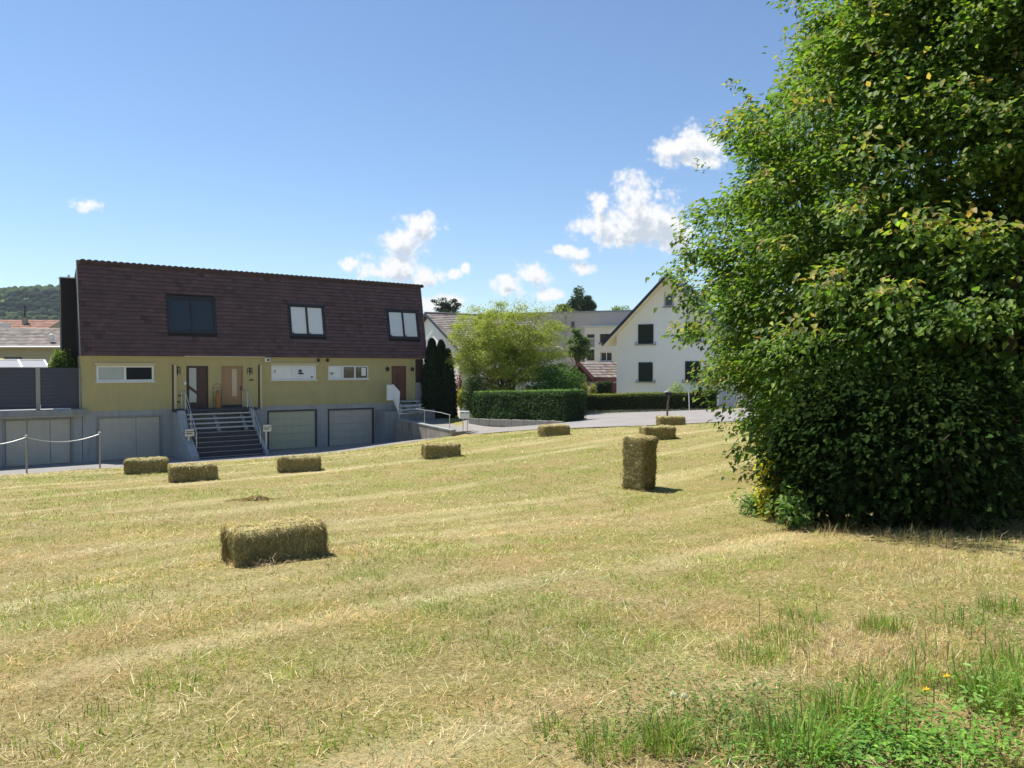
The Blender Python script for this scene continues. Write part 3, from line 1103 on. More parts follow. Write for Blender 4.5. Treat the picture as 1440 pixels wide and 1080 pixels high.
for a, b, s0, s1, bl in wr:
    f = MB()
    fw = .10
    for q_ in ((a, a + fw, s0, s1), (b - fw, b, s0, s1), (a + fw, b - fw, s0, s0 + fw), (a + fw, b - fw, s1 - fw, s1), ((a + b) / 2 - .06, (a + b) / 2 + .06, s0 + fw, s1 - fw)):
        f.box(q_[0], q_[1], q_[2], q_[3], -.05, .085, fn=lambda x, y, z: slope(x, y, z))
    f.box(a - .12, b + .12, s1, s1 + .09, -.01, .12, fn=lambda x, y, z: slope(x, y, z))
    f.box(a - .05, b + .05, s0 - .08, s0, -.01, .11, fn=lambda x, y, z: slope(x, y, z))
    f.box(a - .12, a, s0 - .08, s1, -.02, .06, fn=lambda x, y, z: slope(x, y, z))
    f.box(b, b + .12, s0 - .08, s1, -.02, .06, fn=lambda x, y, z: slope(x, y, z))
    wo = f.build('mansard_window', M['frame_dark'], house, bevel=.008)
    for p0, p1 in ((a + fw, (a + b) / 2 - .06), ((a + b) / 2 + .06, b - fw)):
        g = MB()
        g.box(p0, p1, s0 + fw, s1 - fw, .02, .03, fn=lambda x, y, z: slope(x, y, z))
        g.build('pane', M['blind'] if bl else M['glass'], wo)
        if bl:
            g = MB()
            g.box(p0 + .05, p0 + .12, s0 + fw + .01, s0 + fw + .09, .031, .05, fn=lambda x, y, z: slope(x, y, z))
            g.build('window_catch', M['darkmetal'], wo)
# scalloped top course
m = MB()
nb = 68
for i in range(nb):
    t0 = (i + .5) / nb
    u = ULT + (URT - ULT) * t0
    r_ = (URT - ULT) / nb * .5
    pts = []
    for k in range(9):
        a = math.pi * k / 8
        pts.append((u - r_ * math.cos(a), ZT - .02 + r_ * .62 * math.sin(a)))
    pts = pts + [(u + r_, ZT - .13), (u - r_, ZT - .13)]
    m.prism(pts, WT - .17 + random.uniform(-.01, .01), WT + .8, 'y')
m.build('ridge_tiles', M['tiledark'], house)
for u_ in (UL - .03, URm):
    MB().box(u_, u_ + .03, 0, SL, -.12, .075, fn=lambda x, y, z: slope(x, y, z)).build('verge_trim', M['slab'], house)
m = MB()
m.box(UL + .2, URm - .1, -.13, -.018, ZE - .05, ZE - .022)
m.build('soffit', M['cream'], house)
m = MB()
a, b = fz(258, 502)[0], fz(372, 502)[0]
m.box(a, b, -.20, -.16, ZE - .015, ZE + .045)
m.build('drip_edge', M['white'], house)
m = MB()
tu = fz(86, 450, 1.5)[0]
m.box(tu, UL + .02, 1.5, 2.05, ZJ - .2, fz(99, 391.5, 1.5)[1])
tw = m.build('side_tower', M['cladding'], house)
m = MB()
m.box(tu - .05, UL + .04, 1.45, 2.1, fz(99, 391.5, 1.5)[1], fz(99, 391.5, 1.5)[1] + .06)
m.tube([(UL - .25, 1.75, fz(99, 391.5, 1.5)[1]), (UL - .25, 1.75, fz(99, 391.5, 1.5)[1] + .2)], .06, 8)
m.build('flashing', M['metal'], tw)


def facade_window(r4, fwid, panes, frame_mat, head=True):
    a, b, c, d = r4
    f = MB()
    for q_ in ((a, a + fwid, c, d), (b - fwid, b, c, d), (a + fwid, b - fwid, c, c + fwid), (a + fwid, b - fwid, d - fwid, d)):
        f.box(q_[0] + .002, q_[1] - .002, .0, .07, q_[2] + .002, q_[3] - .002)
    for pn in panes[1:]:
        f.box(a + (b - a) * pn[0] - .05, a + (b - a) * pn[0] + .05, .005, .07, c + fwid, d - fwid)
    o_ = f.build('window', frame_mat, house, bevel=.006)
    for i, pn in enumerate(panes):
        p0 = a + (b - a) * pn[0] + (.052 if i else fwid + .001)
        p1 = a + (b - a) * (panes[i + 1][0]) - .052 if i + 1 < len(panes) else b - fwid - .001
        g = MB()
        g.box(p0, p1, .04, .05, c + fwid + .001, d - fwid - .001)
        g.build('pane', pn[1], o_)
    s = MB()
    s.box(a - .06, b + .06, -.10, -.018, c - .06, c - .002)
    s.build('sill', M['white'], o_)
    if head:
        s = MB()
        s.box(a - .08, b + .1, -.10, -.018, d + .01, d + .13)
        s.build('blind_box', M['cream'], o_, bevel=.01)
    return o_


wo = facade_window(W1, .10, [(0, M['frost']), (.49, M['glass'])], M['white'])
wo = facade_window(W2, .09, [(0, M['white']), (.47, M['blind'])], M['white'])
a, b, c, d = W2
g = MB()
xb = a + (b - a) * .58
zc = c + (d - c) * .5
g.prism([(xb, zc - .02), (xb + .3, zc + .0), (xb + .42, zc - .1), (xb + .1, zc - .12)], .02, .036, 'y')
g.prism([(xb + .08, zc + .02), (xb + .26, zc + .02), (xb + .27, zc + .12), (xb + .17, zc + .2), (xb + .07, zc + .12)], .02, .036, 'y')
g.build('window_ornament', M['frame_dark'], wo)
MB().box(b - .32, b - .2, .02, .036, c + .12, c + .2).build('window_ornament', M['frame_dark'], wo)
MB().box(a + .2, a + .25, .02, .036, zc, zc + .16).build('window_ornament', M['frame_dark'], wo)
wo = facade_window(W3, .07, [(0, M['white']), (.31, M['frost']), (.36, M['glass']), (.66, M['glass'])], M['white'], head=False)
a, b, c, d = W3
g = MB()
g.box(a + (b - a) * .83, a + (b - a) * .94, .03, .038, c + .2, d - .12)
g.build('paper', M['white'], wo)
g = MB()
g.box(a + (b - a) * .05, a + (b - a) * .14, .02, .036, c + .34, c + .40)
g.box(a + (b - a) * .06, a + (b - a) * .12, .02, .036, c + .26, c + .29)
g.build('window_ornament', M['frame_dark'], wo)


def house_door(h, mat, gl, glmat, hand, lab=None):
    a, b, c, d = h
    o_ = MB().box(a + .06, b - .06, .05, .09, c + .01, d - .06).build('entrance_door', mat, house, bevel=.006)
    if lab:
        o_['label'] = lab
    f = MB()
    for q_ in ((a, a + .058, c, d), (b - .058, b, c, d), (a + .058, b - .058, d - .058, d)):
        f.box(q_[0] + .002, q_[1] - .002, .0, .1, q_[2], q_[3] - .002)
    f.build('door_frame', mat, o_)
    if gl:
        ga, gb, gc, gd = gl
        MB().box(a + (b - a) * ga, a + (b - a) * gb, .036, .0485, c + (d - c) * gc, c + (d - c) * gd).build('door_glass', glmat, o_)
    hu = a + (b - a) * hand
    g = MB()
    g.box(hu - .02, hu + .02, .03, .049, c + .95, c + 1.2)
    g.tube([(hu, .03, c + 1.08), (hu, -.02, c + 1.08), (hu - .12, -.025, c + 1.08)], .011, 6)
    g.build('handle', M['darkmetal'], o_)
    return o_


do = house_door(D1, M['wood_dark'], (.14, .46, .14, .95), M['frost'], .10, 'dark brown entrance door with a tall milky glass strip')
a, b, c, d = D1
g = MB()
g.prism([(a + .05, c + 1.15), (a + .05, c + 1.35), (a + (b - a) * .5, c + .92), (a + (b - a) * .5, c + .74)], .028, .046, 'y')
g.build('diagonal_bar', M['wood_dark'], do)
do = house_door(D2, M['wood_light'], (.50, .72, .26, .92), M['door_panel_glass'], .90, 'light wood entrance door with a narrow panel')
a, b, c, d = D2
g = MB()
g.box(a + .05, b - .05, -.02, .045, c + .01, c + .13)
g.build('threshold', M['darkmetal'], do)
do = house_door(D3, M['wood_red'], None, None, .12, 'red brown entrance door with carved rays')
a, b, c, d = D3
for k, an in enumerate((-50, -25, 0, 25, 50, 72)):
    g = MB()
    cx, cz = a + (b - a) * .3, c + (d - c) * .52
    an = R(an)
    g.tube([(cx + .1 * math.cos(an), .046, cz + .1 * math.sin(an) * 1.2), (min(cx + .55 * math.cos(an), b - .09), .046, cz + .75 * math.sin(an))], [.02, .03], 6)
    g.build('ray_moulding', M['wood_dark'], do)

# small things fixed to the facade
for px, y0, y1 in ((245.3, 513, 577), (366.0, 513, 575)):
    u0 = fz(px, 540)[0]
    za, zb = fz(px, y1)[1], fz(px, y0)[1]
    MB().box(u0 - .13, u0 - .047, -.03, -.017, za, zb).build('shadow_strip', M['wood_dark'], house)  # solid dark strip, its colour stands in for the shadow beside the fin
    m = MB().box(u0 - .045, u0 + .09, -.12, -.018, za, zb)
    m.build('wall_fin', M['cream'], house, bevel=.01)


def ornament(px, py, sc):
    u, z = fz(px, py)
    g = MB()
    g.tube([(u - .02, -.03, z - .26 * sc), (u + .03, -.03, z - .12 * sc), (u, -.03, z + .05 * sc), (u + .02, -.03, z + .16 * sc)], [.008, .03 * sc, .045 * sc, .03 * sc], 6)
    for s, h in ((-1, .08), (1, .08), (-1, -.08), (1, -.08)):
        g.tube([(u, -.03, z + h * sc), (u + s * .12 * sc, -.03, z + (h + .05) * sc), (u + s * .13 * sc, -.03, z + (h - .10) * sc)], .018 * sc, 5)
    return g.build('wall_ornament', M['darkmetal'], house)


ornament(248.6, 520.5, 1.3)
ornament(351, 521, 1.1)
for px, py in ((353, 534.5), (249.5, 565.5), (253.5, 556.5)):
    u, z = fz(px, py)
    g = MB().tube([(u - .13, -.03, z - .02), (u, -.04, z + .03), (u + .14, -.03, z - .02)], [.02, .045, .02], 6)
    g.build('wall_ornament', M['darkmetal'], house)
u, z = fz(259.5, 539)
MB().lathe([(.0, -.1), (.06, -.08), (.085, 0), (.06, .08), (.0, .1)], (u, -.1, z), 12).build('wall_lamp', M['white'], house)
u, z = fz(374.5, 506)
c_ = MB().box(u - .14, u + .16, -.22, -.018, z - .12, z + .11).build('floodlight', M['white'], house, bevel=.01)
MB().box(u - .05, u + .12, -.225, -.221, z - .08, z + .07).build('lens', M['glass'], c_)
for px, py in ((447, 506.3), (460, 506.3)):
    u, z = fz(px, py)
    MB().lathe([(.0, -.12), (.07, -.10), (.09, .0), (.06, .07), (.02, .11)], (u, -.1, z), 12).build('eaves_lamp', M['darkmetal'], house)
for px, py in ((543.8, 519), (578.5, 519.2)):
    u, z = fz(px, py)
    c_ = MB().lathe([(.0, -.14), (.08, -.12), (.11, .0), (.12, .04), (.04, .14)], (u, -.14, z), 10).build('wall_lantern', M['darkmetal'], house)
    MB().lathe([(.0, -.19), (.05, -.17), (.06, -.13)], (u, -.14, z), 10).build('lamp_glass', M['frost'], c_)

# ------------------------------------------------------------------ central entrance stairs with railings, mailboxes
sa, sb = fz(262, 590, -1.2)[0], fz(351.5, 588, -1.2)[0]
st = empty('entrance_stairs', (HX, HY, BASE), HA, 'wide dark stone stairs with metal handrails up to the two middle doors', 'stairs')
NS, RUN, RISE = 11, .255, (ZJ) / 11
LAND = 1.0
m = MB()
m.box(sa - .45, sb + .5, -LAND, -.018, ZJ - .16, ZJ - .012)
m.build('landing', M['step'], st, bevel=.01)
for i in range(NS - 1):
    top = ZJ - RISE * (i + 1)
    s0 = LAND + RUN * i
    hi = i < 4
    wl = .10 * max(0, i - 3)
    m = MB()
    if hi:
        m.box(sa, sb, -(s0 + RUN + .03), -(s0 + .002), top - .07, top)
        m.build('tread', M['nosing'], st, bevel=.008)
    else:
        m.box(sa - .0, sb + .0, -(s0 + RUN), -(s0 + .002), -.35, top)
        so = m.build('step', M['step'], st)
        MB().box(sa, sb, -(s0 + RUN + .02), -(s0 + RUN + .002), top - .035, top + .002).build('nosing', M['slab'], so)
for fx in (.43, .86):
    m = MB()
    u = sa + (sb - sa) * fx
    m.prism([(-LAND, ZJ - .22), (-LAND, ZJ - .42), (-(LAND + RUN * 4.2), ZJ - RISE * 5.3), (-(LAND + RUN * 4.2), ZJ - RISE * 4.6)], u - .09, u + .09, 'x')
    m.build('stringer', M['slab'], st)
SB = LAND + RUN * (NS - 1)
for side, (e0, e1) in enumerate(((sa - .42, sa - .02), (sb + .02, sb + .17))):
    m = MB()
    m.prism([(-.02, -.4), (-.02, ZJ - .03), (-LAND - .1, ZJ - .05), (-LAND - RUN * 3.2, ZJ - RISE * 4.6), (-SB - .15, .35), (-SB - .15, -.4)], e0, e1, 'x')
    m.build('cheek_wall', M['cheek'], st, bevel=.01)
for side, e in enumerate((sa + .04, sb - .04)):
    m = MB()
    top, bot = (-LAND + .1, ZJ + .95), (-SB + .55, .95 + RISE * 2.2)
    m.tube([(e, -.1, ZJ + .98), (e, -LAND + .1, ZJ + .95), (e, bot[0], bot[1])], .024, 8)
    m.tube([(e, -LAND + .1, ZJ + .5), (e, bot[0], bot[1] - .45)], .016, 8)
    for fr in (0, .5, 1):
        y = top[0] + (bot[0] - top[0]) * fr
        zt = top[1] + (bot[1] - top[1]) * fr
        m.tube([(e, y, zt), (e, y, zt - 1.0)], .024, 8)
    m.tube([(e, -.1, ZJ + .98), (e, -.1, ZJ)], .02, 8)
    m.build('handrail', M['metal'], st)
# carved figure / trellis between the doors
p = fz(304, 560)
tr = empty('porch_figure', (*xy(p[0], -.35), BASE + ZJ - .012), HA, 'orange brown figure with a wire frame standing between the two middle doors', 'ornament')
m = MB()
m.lathe([(.0, 0), (.20, .0), (.17, .08), (.12, .2), (.16, .38), (.19, .55), (.13, .70), (.07, .76), (.11, .84), (.12, .93), (.05, 1.02), (.0, 1.03)], (0, 0, 0), 14)
m.build('figure', M['terracotta'], tr, smooth=True)
m = MB()
m.tube([(-.24, .1, 0), (-.24, .1, 1.15), (-.14, .1, 1.34), (.1, .1, 1.36), (.22, .1, 1.2), (.22, .1, 0)], .012, 6)
for z in (.4, .8, 1.15):
    m.tube([(-.24, .1, z), (.22, .1, z)], .008, 6)
m.build('wire_frame', M['wood_dark'], tr)


def mailbox(px, py, s, lab, wpx=9):
    u, z = fz(px, py, -s)
    r = empty('mailbox', (*xy(u, -s), BASE + z), HA, lab, 'mailbox', 'mailboxes by the house entrances')
    hw = .23
    MB().box(-hw, hw, -.16, .1, -.19, .19).build('box', M['metal'], r, bevel=.012)
    MB().box(-hw + .03, hw - .03, -.168, -.161, .05, .08).build('slot', M['darkmetal'], r)
    MB().box(-hw + .05, hw - .12, -.168, -.161, -.06, -.01).build('name_plate', M['frame_dark'], r)
    MB().box(-.05, .05, .02, .08, -(z - .05), -.151).build('post', M['metal'], r)
    return r


mailbox(265.5, 608.5, 2.6, 'grey mailbox at the foot of the stairs, next to the two leaf garage door')
mailbox(374.5, 602, 2.6, 'grey mailbox at the foot of the stairs, next to the beige roll up door')

# ------------------------------------------------------------------ side stairs, ramp wall and railings at the right end
ss = empty('side_stairs', (HX, HY, BASE), HA, 'short side stairs with white panel railing up to the red brown door', 'stairs')
q0, q1 = fz(549, 570, -1.0)[0], fz(592, 570, -1.0)[0]
m = MB()
m.box(fz(541, 600, -1.25)[0], UR + 2.2, -1.25, -.02, -.4, ZJ - .50)
m.build('podium', M['slab'], ss, bevel=.01)
for i in range(4):
    top = ZJ + .1 - .21 * i
    sz = .55 + .27 * i
    m = MB().box(UR - .05 + .05 * i, U2 - .1, -(sz + .27), -(sz + .002) if i else -.02, top - .07, top)
    m.build('tread', M['nosing'], ss, bevel=.008)
m = MB()
ua = UR - .42
a0, z0 = fz(543.5, 541, -.9)[0], fz(546, 541, -.9)[1]
a1, z1 = fz(553, 563, -.9)[0], fz(546, 563, -.9)[1]
m.box(a0, a1, -.95, -.9, z1, z0)
m.build('railing_panel', M['white'], ss, bevel=.01)
m = MB()
b0 = fz(552, 540, -.9)
b1 = fz(562, 553, -1.3)
b2 = fz(560.5, 582, -1.3)
b3 = fz(553, 563, -.9)
m.add([(b0[0], -.9, b0[1]), (b1[0], -1.3, b1[1] + .1), (b2[0], -1.3, b2[1]), (b3[0], -.9, b3[1]), (b0[0] + .03, -.9, b0[1]), (b1[0] + .03, -1.3, b1[1] + .1), (b2[0] + .03, -1.3, b2[1]), (b3[0] + .03, -.9, b3[1])],
      [(0, 1, 2, 3), (7, 6, 5, 4), (0, 4, 5, 1), (1, 5, 6, 2), (2, 6, 7, 3), (3, 7, 4, 0)])
m.build('slanted_panel', M['white'], ss)
m = MB()
for k in range(3):
    l, r_ = fz(560, 571.5 + 5.3 * k, -1.32), fz(591 + 2 * k, 570.5 + 5.0 * k, -1.32)
    m.tube([(l[0], -1.32, l[1]), (r_[0], -1.32, r_[1])], .035, 8)
for px in (564, 590.5):
    t, b = fz(px, 568, -1.32), fz(px, 583, -1.32)
    m.tube([(t[0], -1.32, t[1]), (b[0], -1.32, b[1])], .03, 8)
m.build('handrail', M['white'], ss)

RW0 = fz(556, 600, -1.25)[0]
RW1 = RW0 + .3
SE = 7.8
zt0, zt1 = fz(557, 585)[1], W(653, 603.7, 44.6)[2] - BASE
rw = empty('ramp_wall', (HX, HY, BASE), HA, 'stained concrete retaining wall sloping down beside the garage drive', 'wall')
m = MB()
m.prism([(-1.26, -.5), (-1.26, zt0 - .12), (-SE, zt1), (-SE, -.5)], RW0, RW1, 'x')
m.build('wall', M['concrete'], rw, bevel=.01)
m = MB()
m.prism([(-1.30, zt0 - .115), (-SE - .03, zt1 + .003), (-SE - .03, zt1 + .06), (-1.30, zt0 - .06)], RW0 - .03, RW1 + .03, 'x')
m.build('coping', M['cheek'], rw)
m = MB()
m.prism([(-1.27, -.5), (-1.27, zt0 - .2), (-SE + .02, zt1 - .06), (-SE + .02, -.5)], RW1 + .004, RW1 + 4.6, 'x')
tag(m.build('path', M['paving']), kind='structure')
pth = bpy.data.objects['path']
pth.location = (HX, HY, BASE)
pth.rotation_euler = (0, 0, HA)
rr_ = empty('ramp_railing', (HX, HY, BASE), HA, 'thin galvanised pipe railing on top of the concrete ramp wall', 'railing')
um = (RW0 + RW1) / 2


def rz(s):
    return zt0 - .06 + (zt1 + .06 - zt0 + .06) * (s - 1.3) / (SE - 1.3)


m = MB().tube([(um, -1.35, rz(1.35) + .78), (um, -6.4, rz(6.4) + .85), (um, -7.5, rz(7.5) + .80)], .018, 8)
m.build('rail', M['metal'], rr_)
for s in (1.5, 4.6, 7.4):
    MB().tube([(um, -s, rz(s)), (um, -s, rz(s) + .83)], .022, 8).build('post', M['metal'], rr_)
q = W(653, 606, 44.0)
r = empty('mailbox', (q[0], q[1], g1(q[0], q[1])), R(12), 'white double mailbox on two thin posts at the end of the ramp', 'mailbox', 'mailboxes by the house entrances')
zb = W(653, 588.5, 44.0)[2] - r.location.z
MB().box(-.28, .28, -.17, .17, zb, zb + .42).build('box', M['white'], r, bevel=.012)
for sx in (-.14, .14):
    MB().box(sx - .11, sx + .11, -.18, -.172, zb + .31, zb + .35).build('slot', M['darkmetal'], r)
    MB().tube([(sx * .9 + .05, 0, -.1), (sx * .9 + .05, 0, zb)], .025, 8).build('post', M['metal'], r)

# ------------------------------------------------------------------ flat roofed garage wing with terrace fence
an = empty('garage_wing', (HX, HY, BASE), HA, 'low grey flat roofed garage wing with three leaf door, left of the house', 'garage')
AG = (fz(5, 620)[0], fz(102, 620)[0], -.1, fz(55, 588.5)[1])
m = MB()
holed_wall(m, -12, .04, -.4, fz(60, 584.5)[1] + .04, .03, [AG], .16, 7.0)
m.build('wall', M['grey'], an)
h = AG
d = MB().box(h[0] + .003, h[1] - .003, .14, .17, h[2], h[3] - .003).build('garage_door', M['doorgrey'], an)
n3 = [h[0] + .07, fz(38.5, 620)[0], fz(71, 620)[0], h[1] - .07]
for i in range(3):
    MB().box(n3[i] + .02, n3[i + 1] - .02, .09, .139, .02, h[3] - .08).build('door_leaf', M['doorgrey'], d, bevel=.008)
f = MB()
f.box(h[0] - .06, h[0] + .06, .01, .11, -.05, h[3] + .06)
f.box(h[1] - .06, h[1] + .06, .01, .11, -.05, h[3] + .06)
f.box(h[0] + .062, h[1] - .062, .01, .11, h[3] - .05, h[3] + .06)
f.build('door_frame', M['slab'], d)
zs0, zs1 = fz(60, 584.5, -.35)[1], fz(60, 577, -.35)[1]
MB().box(-12, .20, -.35, 7.1, zs0, zs1).build('roof_slab', M['slab'], an, bevel=.015)
MB().box(-12, .12, -.27, -.02, zs0 - .10, zs0 - .004).build('slab_upstand', M['grey'], an)
zf0 = zs1
zf1 = fz(60, 517.3, .25)[1]
fe = empty('terrace_fence', (HX, HY, BASE), HA, 'dark slate board privacy fence with pale posts on the garage roof', 'fence')
cuts = [-12, fz(-62, 540, .25)[0], fz(53, 540, .25)[0], fz(113.5, 540, .25)[0]]
for i in range(3):
    a, b = cuts[i] + .11, cuts[i + 1] - .09
    m = MB()
    nbd = 11
    for k in range(nbd):
        za, zb_ = zf0 + .05 + (zf1 - zf0 - .05) * k / nbd, zf0 + .05 + (zf1 - zf0 - .05) * (k + 1) / nbd
        m.box(a, b, .22, .26, za + .0015, zb_ - .0015)
    m.build('fence_panel', M['fence'], fe)
for c in cuts[1:]:
    MB().box(c - .09, c + .09, .16, .32, zf0, zf1 + .015).build('fence_post', M['post'], fe, bevel=.008)
a, b = fz(75, 575, .0)[0], fz(100, 575, .0)[0]
tag(MB().box(a, b, .0, .16, 0, .05).build('roof_vent', M['white'], None, bevel=.01), 'flat white vent strip lying at the foot of the terrace fence', 'vent')
rv = bpy.data.objects['roof_vent']
rv.location = (HX, HY, BASE + zs1)
rv.rotation_euler = (0, 0, HA)

# chain barrier in front of the garages
posts = []
for px, yb, yt, lab in ((37.5, 656, 613.5, 'pale grey barrier post standing before the three leaf garage door'), (140.5, 651, 609, 'pale grey barrier post standing at the corner of the wing, right end of the chain')):
    D_ = hit(px, yb)
    u_, w_ = uw(D_[0], D_[1])
    # posts stand along the outer edge of the drive
    for dd in np.arange(30, 44, .1):
        t_ = W(px, yb, dd)
        uu_, ww_ = uw(t_[0], t_[1])
        if -ww_ < edge_s(uu_) - .35:
            break
    z0 = float(drive_z(uu_, -ww_))
    zt = W(px, yt, dd)[2]
    r = empty('barrier_post', (t_[0], t_[1], z0), 0, lab, 'post', 'posts of the chain barrier')
    MB().tube([(0, 0, -.1), (0, 0, zt - z0)], .038, 10).build('pole', M['post'], r)
    MB().lathe([(.05, 0), (.05, .03), (.03, .07), (0, .075)], (0, 0, zt - z0), 10).build('cap', M['white'], r)
    posts.append(Vector((t_[0], t_[1], zt - .04)))
p2 = posts[0] + (posts[0] - posts[1])
r = empty('barrier_post', (p2.x, p2.y, BASE + .1), 0, 'pale grey barrier post beyond the photo edge, carrying the outer end of the chain', 'post', 'posts of the chain barrier')
MB().tube([(0, 0, -.1), (0, 0, p2.z - BASE - .05)], .038, 10).build('pole', M['post'], r)
for A_, B_, lab in ((p2, posts[0], 'sagging grey chain running out of the photo from the first barrier post'), (posts[0], posts[1], 'sagging grey chain hanging between the two barrier posts')):
    mb = MB()
    pts = []
    for k in range(17):
        t = k / 16
        q = A_.lerp(B_, t)
        pts.append((q.x, q.y, q.z - 4 * .28 * t * (1 - t)))
    for k in range(16):
        a, b = Vector(pts[k]), Vector(pts[k + 1])
        for j in range(3):
            mb.tube([a.lerp(b, j / 3), a.lerp(b, (j + .85) / 3)], [.016, .016], 6)
    mb.tube(pts, .012, 5)
    tag(mb.build('barrier_chain', M['metal']), lab, 'chain', 'chains of the barrier')

# ------------------------------------------------------------------ plants
def env_pts(n, cx, cy, cz, rx, ry, rz_, shell=.6, lump=.25, seed=0, zmin=None, flat=1.0):
    """points near the surface of a lumpy ellipsoid, with outward normals"""
    d = runit(n)
    l = 1 + lump * (fbm(d * 2.2 + seed, 3, seed) - .5) * 2
    k = np.clip(1 - np.abs(rng.normal(0, 1 - shell, n)), .05, 1.1)
    P = np.stack([cx + d[:, 0] * rx * l * k, cy + d[:, 1] * ry * l * k, cz + d[:, 2] * rz_ * l * k], 1)
    if zmin is not None:
        ok = P[:, 2] > zmin
        P, d = P[ok], d[ok]
    return P, d


def foliage(P, d, L, cols, wts=None, hang=.35, asp=.55, tips=None, jit=.18):
    n = len(P)
    T = d * np.array([1, 1, .4]) + runit(n) * .75
    T[:, 2] -= hang
    U = np.array([[0, 0, 1.]]) + d * .5 + runit(n) * .65
    Ls = L * rng.uniform(.6, 1.25, n)
    c = pal(n, cols, wts, jit)
    if tips is not None:
        k = rng.uniform(0, 1, n) < tips[0] * np.clip(.3 + d[:, 2], 0, 1)
        c = np.where(k[:, None], pal(n, tips[1]), c)
    return leaf_geo(P - T / np.linalg.norm(T, axis=1, keepdims=True) * Ls[:, None] * .4, T, U, Ls, Ls * asp * rng.uniform(.8, 1.2, n), c)


def branchy(mb, base, tips, r0, r1, wob=.15, seg=6):
    for t in tips:
        a, b = Vector(base), Vector(t)
        pts = []
        ln = (b - a).length
        for k in range(6):
            q = a.lerp(b, k / 5)
            s = math.sin(math.pi * k / 5)
            pts.append(q + Vector((random.gauss(0, wob * ln * .12), random.gauss(0, wob * ln * .12), .10 * ln * s)) * (1 if 0 < k < 5 else 0))
        mb.tube(pts, [r0 + (r1 - r0) * k / 5 for k in range(6)], seg)


def clumps(cent, nrm, rad, per, squash=.6):
    """leaf points grouped round bough centres"""
    n = len(cent) * per
    c = np.repeat(cent, per, 0)
    d = runit(n)
    rr = rng.uniform(0, 1, n) ** .45
    return c + d * rr[:, None] * np.repeat(rad, per)[:, None] * np.array([1, 1, squash]), d * .55 + np.repeat(nrm, per, 0) * .8


# ---- the great leafy tree on the right
TX, TY = 9.45, 14.3
tz0 = g1(TX, TY)
PZ = np.array([-1.3, -.7, .3, 1.1, 1.9, 2.6, 3.6, 4.6, 5.8, 7.0, 8.0, 9.0, 10.0, 10.9])
PR = np.array([4.55, 4.75, 5.0, 5.25, 5.6, 5.75, 5.6, 5.5, 5.3, 5.0, 4.4, 3.7, 2.6, .6])
tree = empty('leafy_tree', (TX, TY, tz0), 0, 'huge broad leafed green tree, foliage down to the ground beside the field', 'tree')


def rel(P):
    return P - np.array([TX, TY, tz0])


def crown_pts(n, front):
    z = np.interp(rng.uniform(0, 1, n), np.linspace(0, 1, 60), np.interp(np.linspace(0, 1, 60), np.cumsum(PR) / PR.sum(), PZ))
    th = rng.normal(R(215), R(75), n) if front else rng.uniform(0, 2 * np.pi, n)
    rr = np.interp(z, PZ, PR)
    l = 1 + .22 * (fbm(np.stack([np.cos(th) * 4.0, np.sin(th) * 4.0, z * .85], 1), 3, 8) - .5) * 2
    d = np.stack([np.cos(th), np.sin(th), np.interp(z, [-1, 2.5, 6, 10.9], [-.25, 0, .5, 1.4])], 1)
    d /= np.linalg.norm(d, axis=1, keepdims=True)
    P = np.stack([TX + np.cos(th) * rr * l, TY + np.sin(th) * rr * l, z], 1)
    return P, d


parts = []
LC = [(.105, .175, .022), (.07, .13, .018), (.165, .235, .03), (.04, .085, .014)]
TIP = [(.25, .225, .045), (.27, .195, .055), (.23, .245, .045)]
# sunlit and camera side boughs, then the far side, then the dark inside
for n, front, per, inset in ((760, True, 285, .62), (360, False, 130, .6)):
    P, d = crown_pts(n, front)
    rad = rng.uniform(.45, 1.0, n)
    P = P - d * (np.abs(rng.normal(0, inset, n)) + rad * .45)[:, None]
    Q, dn = clumps(P, d, rad, per, .5)
    dome = (Q - np.repeat(P, per, 0))[:, 2] / np.repeat(rad, per)
    # shoot tips rise above each bough
    top = (dn[:, 2] > .25)
    L_ = np.where(rng.uniform(0, 1, len(Q)) < .2, .135, .112)
    g_ = foliage(rel(Q), dn, L_, LC, [.36, .28, .2, .16], hang=.45, asp=.6)
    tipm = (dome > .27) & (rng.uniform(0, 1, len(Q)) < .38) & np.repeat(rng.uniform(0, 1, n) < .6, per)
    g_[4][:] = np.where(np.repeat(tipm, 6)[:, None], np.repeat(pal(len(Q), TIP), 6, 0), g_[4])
    parts.append(g_)
n = 480
P, d = crown_pts(n, False)
P[:, :2] = np.array([TX, TY]) + (P[:, :2] - np.array([TX, TY])) * rng.uniform(.25, .80, (n, 1))
Q, dn = clumps(P, d, rng.uniform(.7, 1.2, n), 230, .7)
parts.append(foliage(rel(Q), dn, .155, LC, None, .4, .66))
fr_ = []
for k in range(34):
    P, d = crown_pts(1, True)
    fr_.append((P[0] + d[0] * random.uniform(.05, .45) * np.array([1, 1, 0]), d[0]))
for px, py, D_ in ((1290, 322, 8.6), (1330, 318, 8.5), (1385, 330, 8.5), (1220, 215, 9.6), (1160, 400, 9.5), (1190, 305, 9.4), (1110, 470, 9.9), (1260, 412, 8.5), (1080, 260, 11.0), (1140, 150, 11.2)):
    fr_.append((W(px, py, D_), np.array([-.5, -.8, .3])))
P = np.array([f[0] for f in fr_]); d = np.array([f[1] for f in fr_])
rd = rng.uniform(.3, .5, len(P))
Q, dn = clumps(P, d, rd, 120, .6)
g_ = foliage(rel(Q), dn, .11, LC, None, .5, .6)
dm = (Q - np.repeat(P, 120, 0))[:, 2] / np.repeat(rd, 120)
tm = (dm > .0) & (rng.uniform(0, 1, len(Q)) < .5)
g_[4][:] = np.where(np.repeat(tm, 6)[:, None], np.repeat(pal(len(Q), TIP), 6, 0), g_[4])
parts.append(g_)
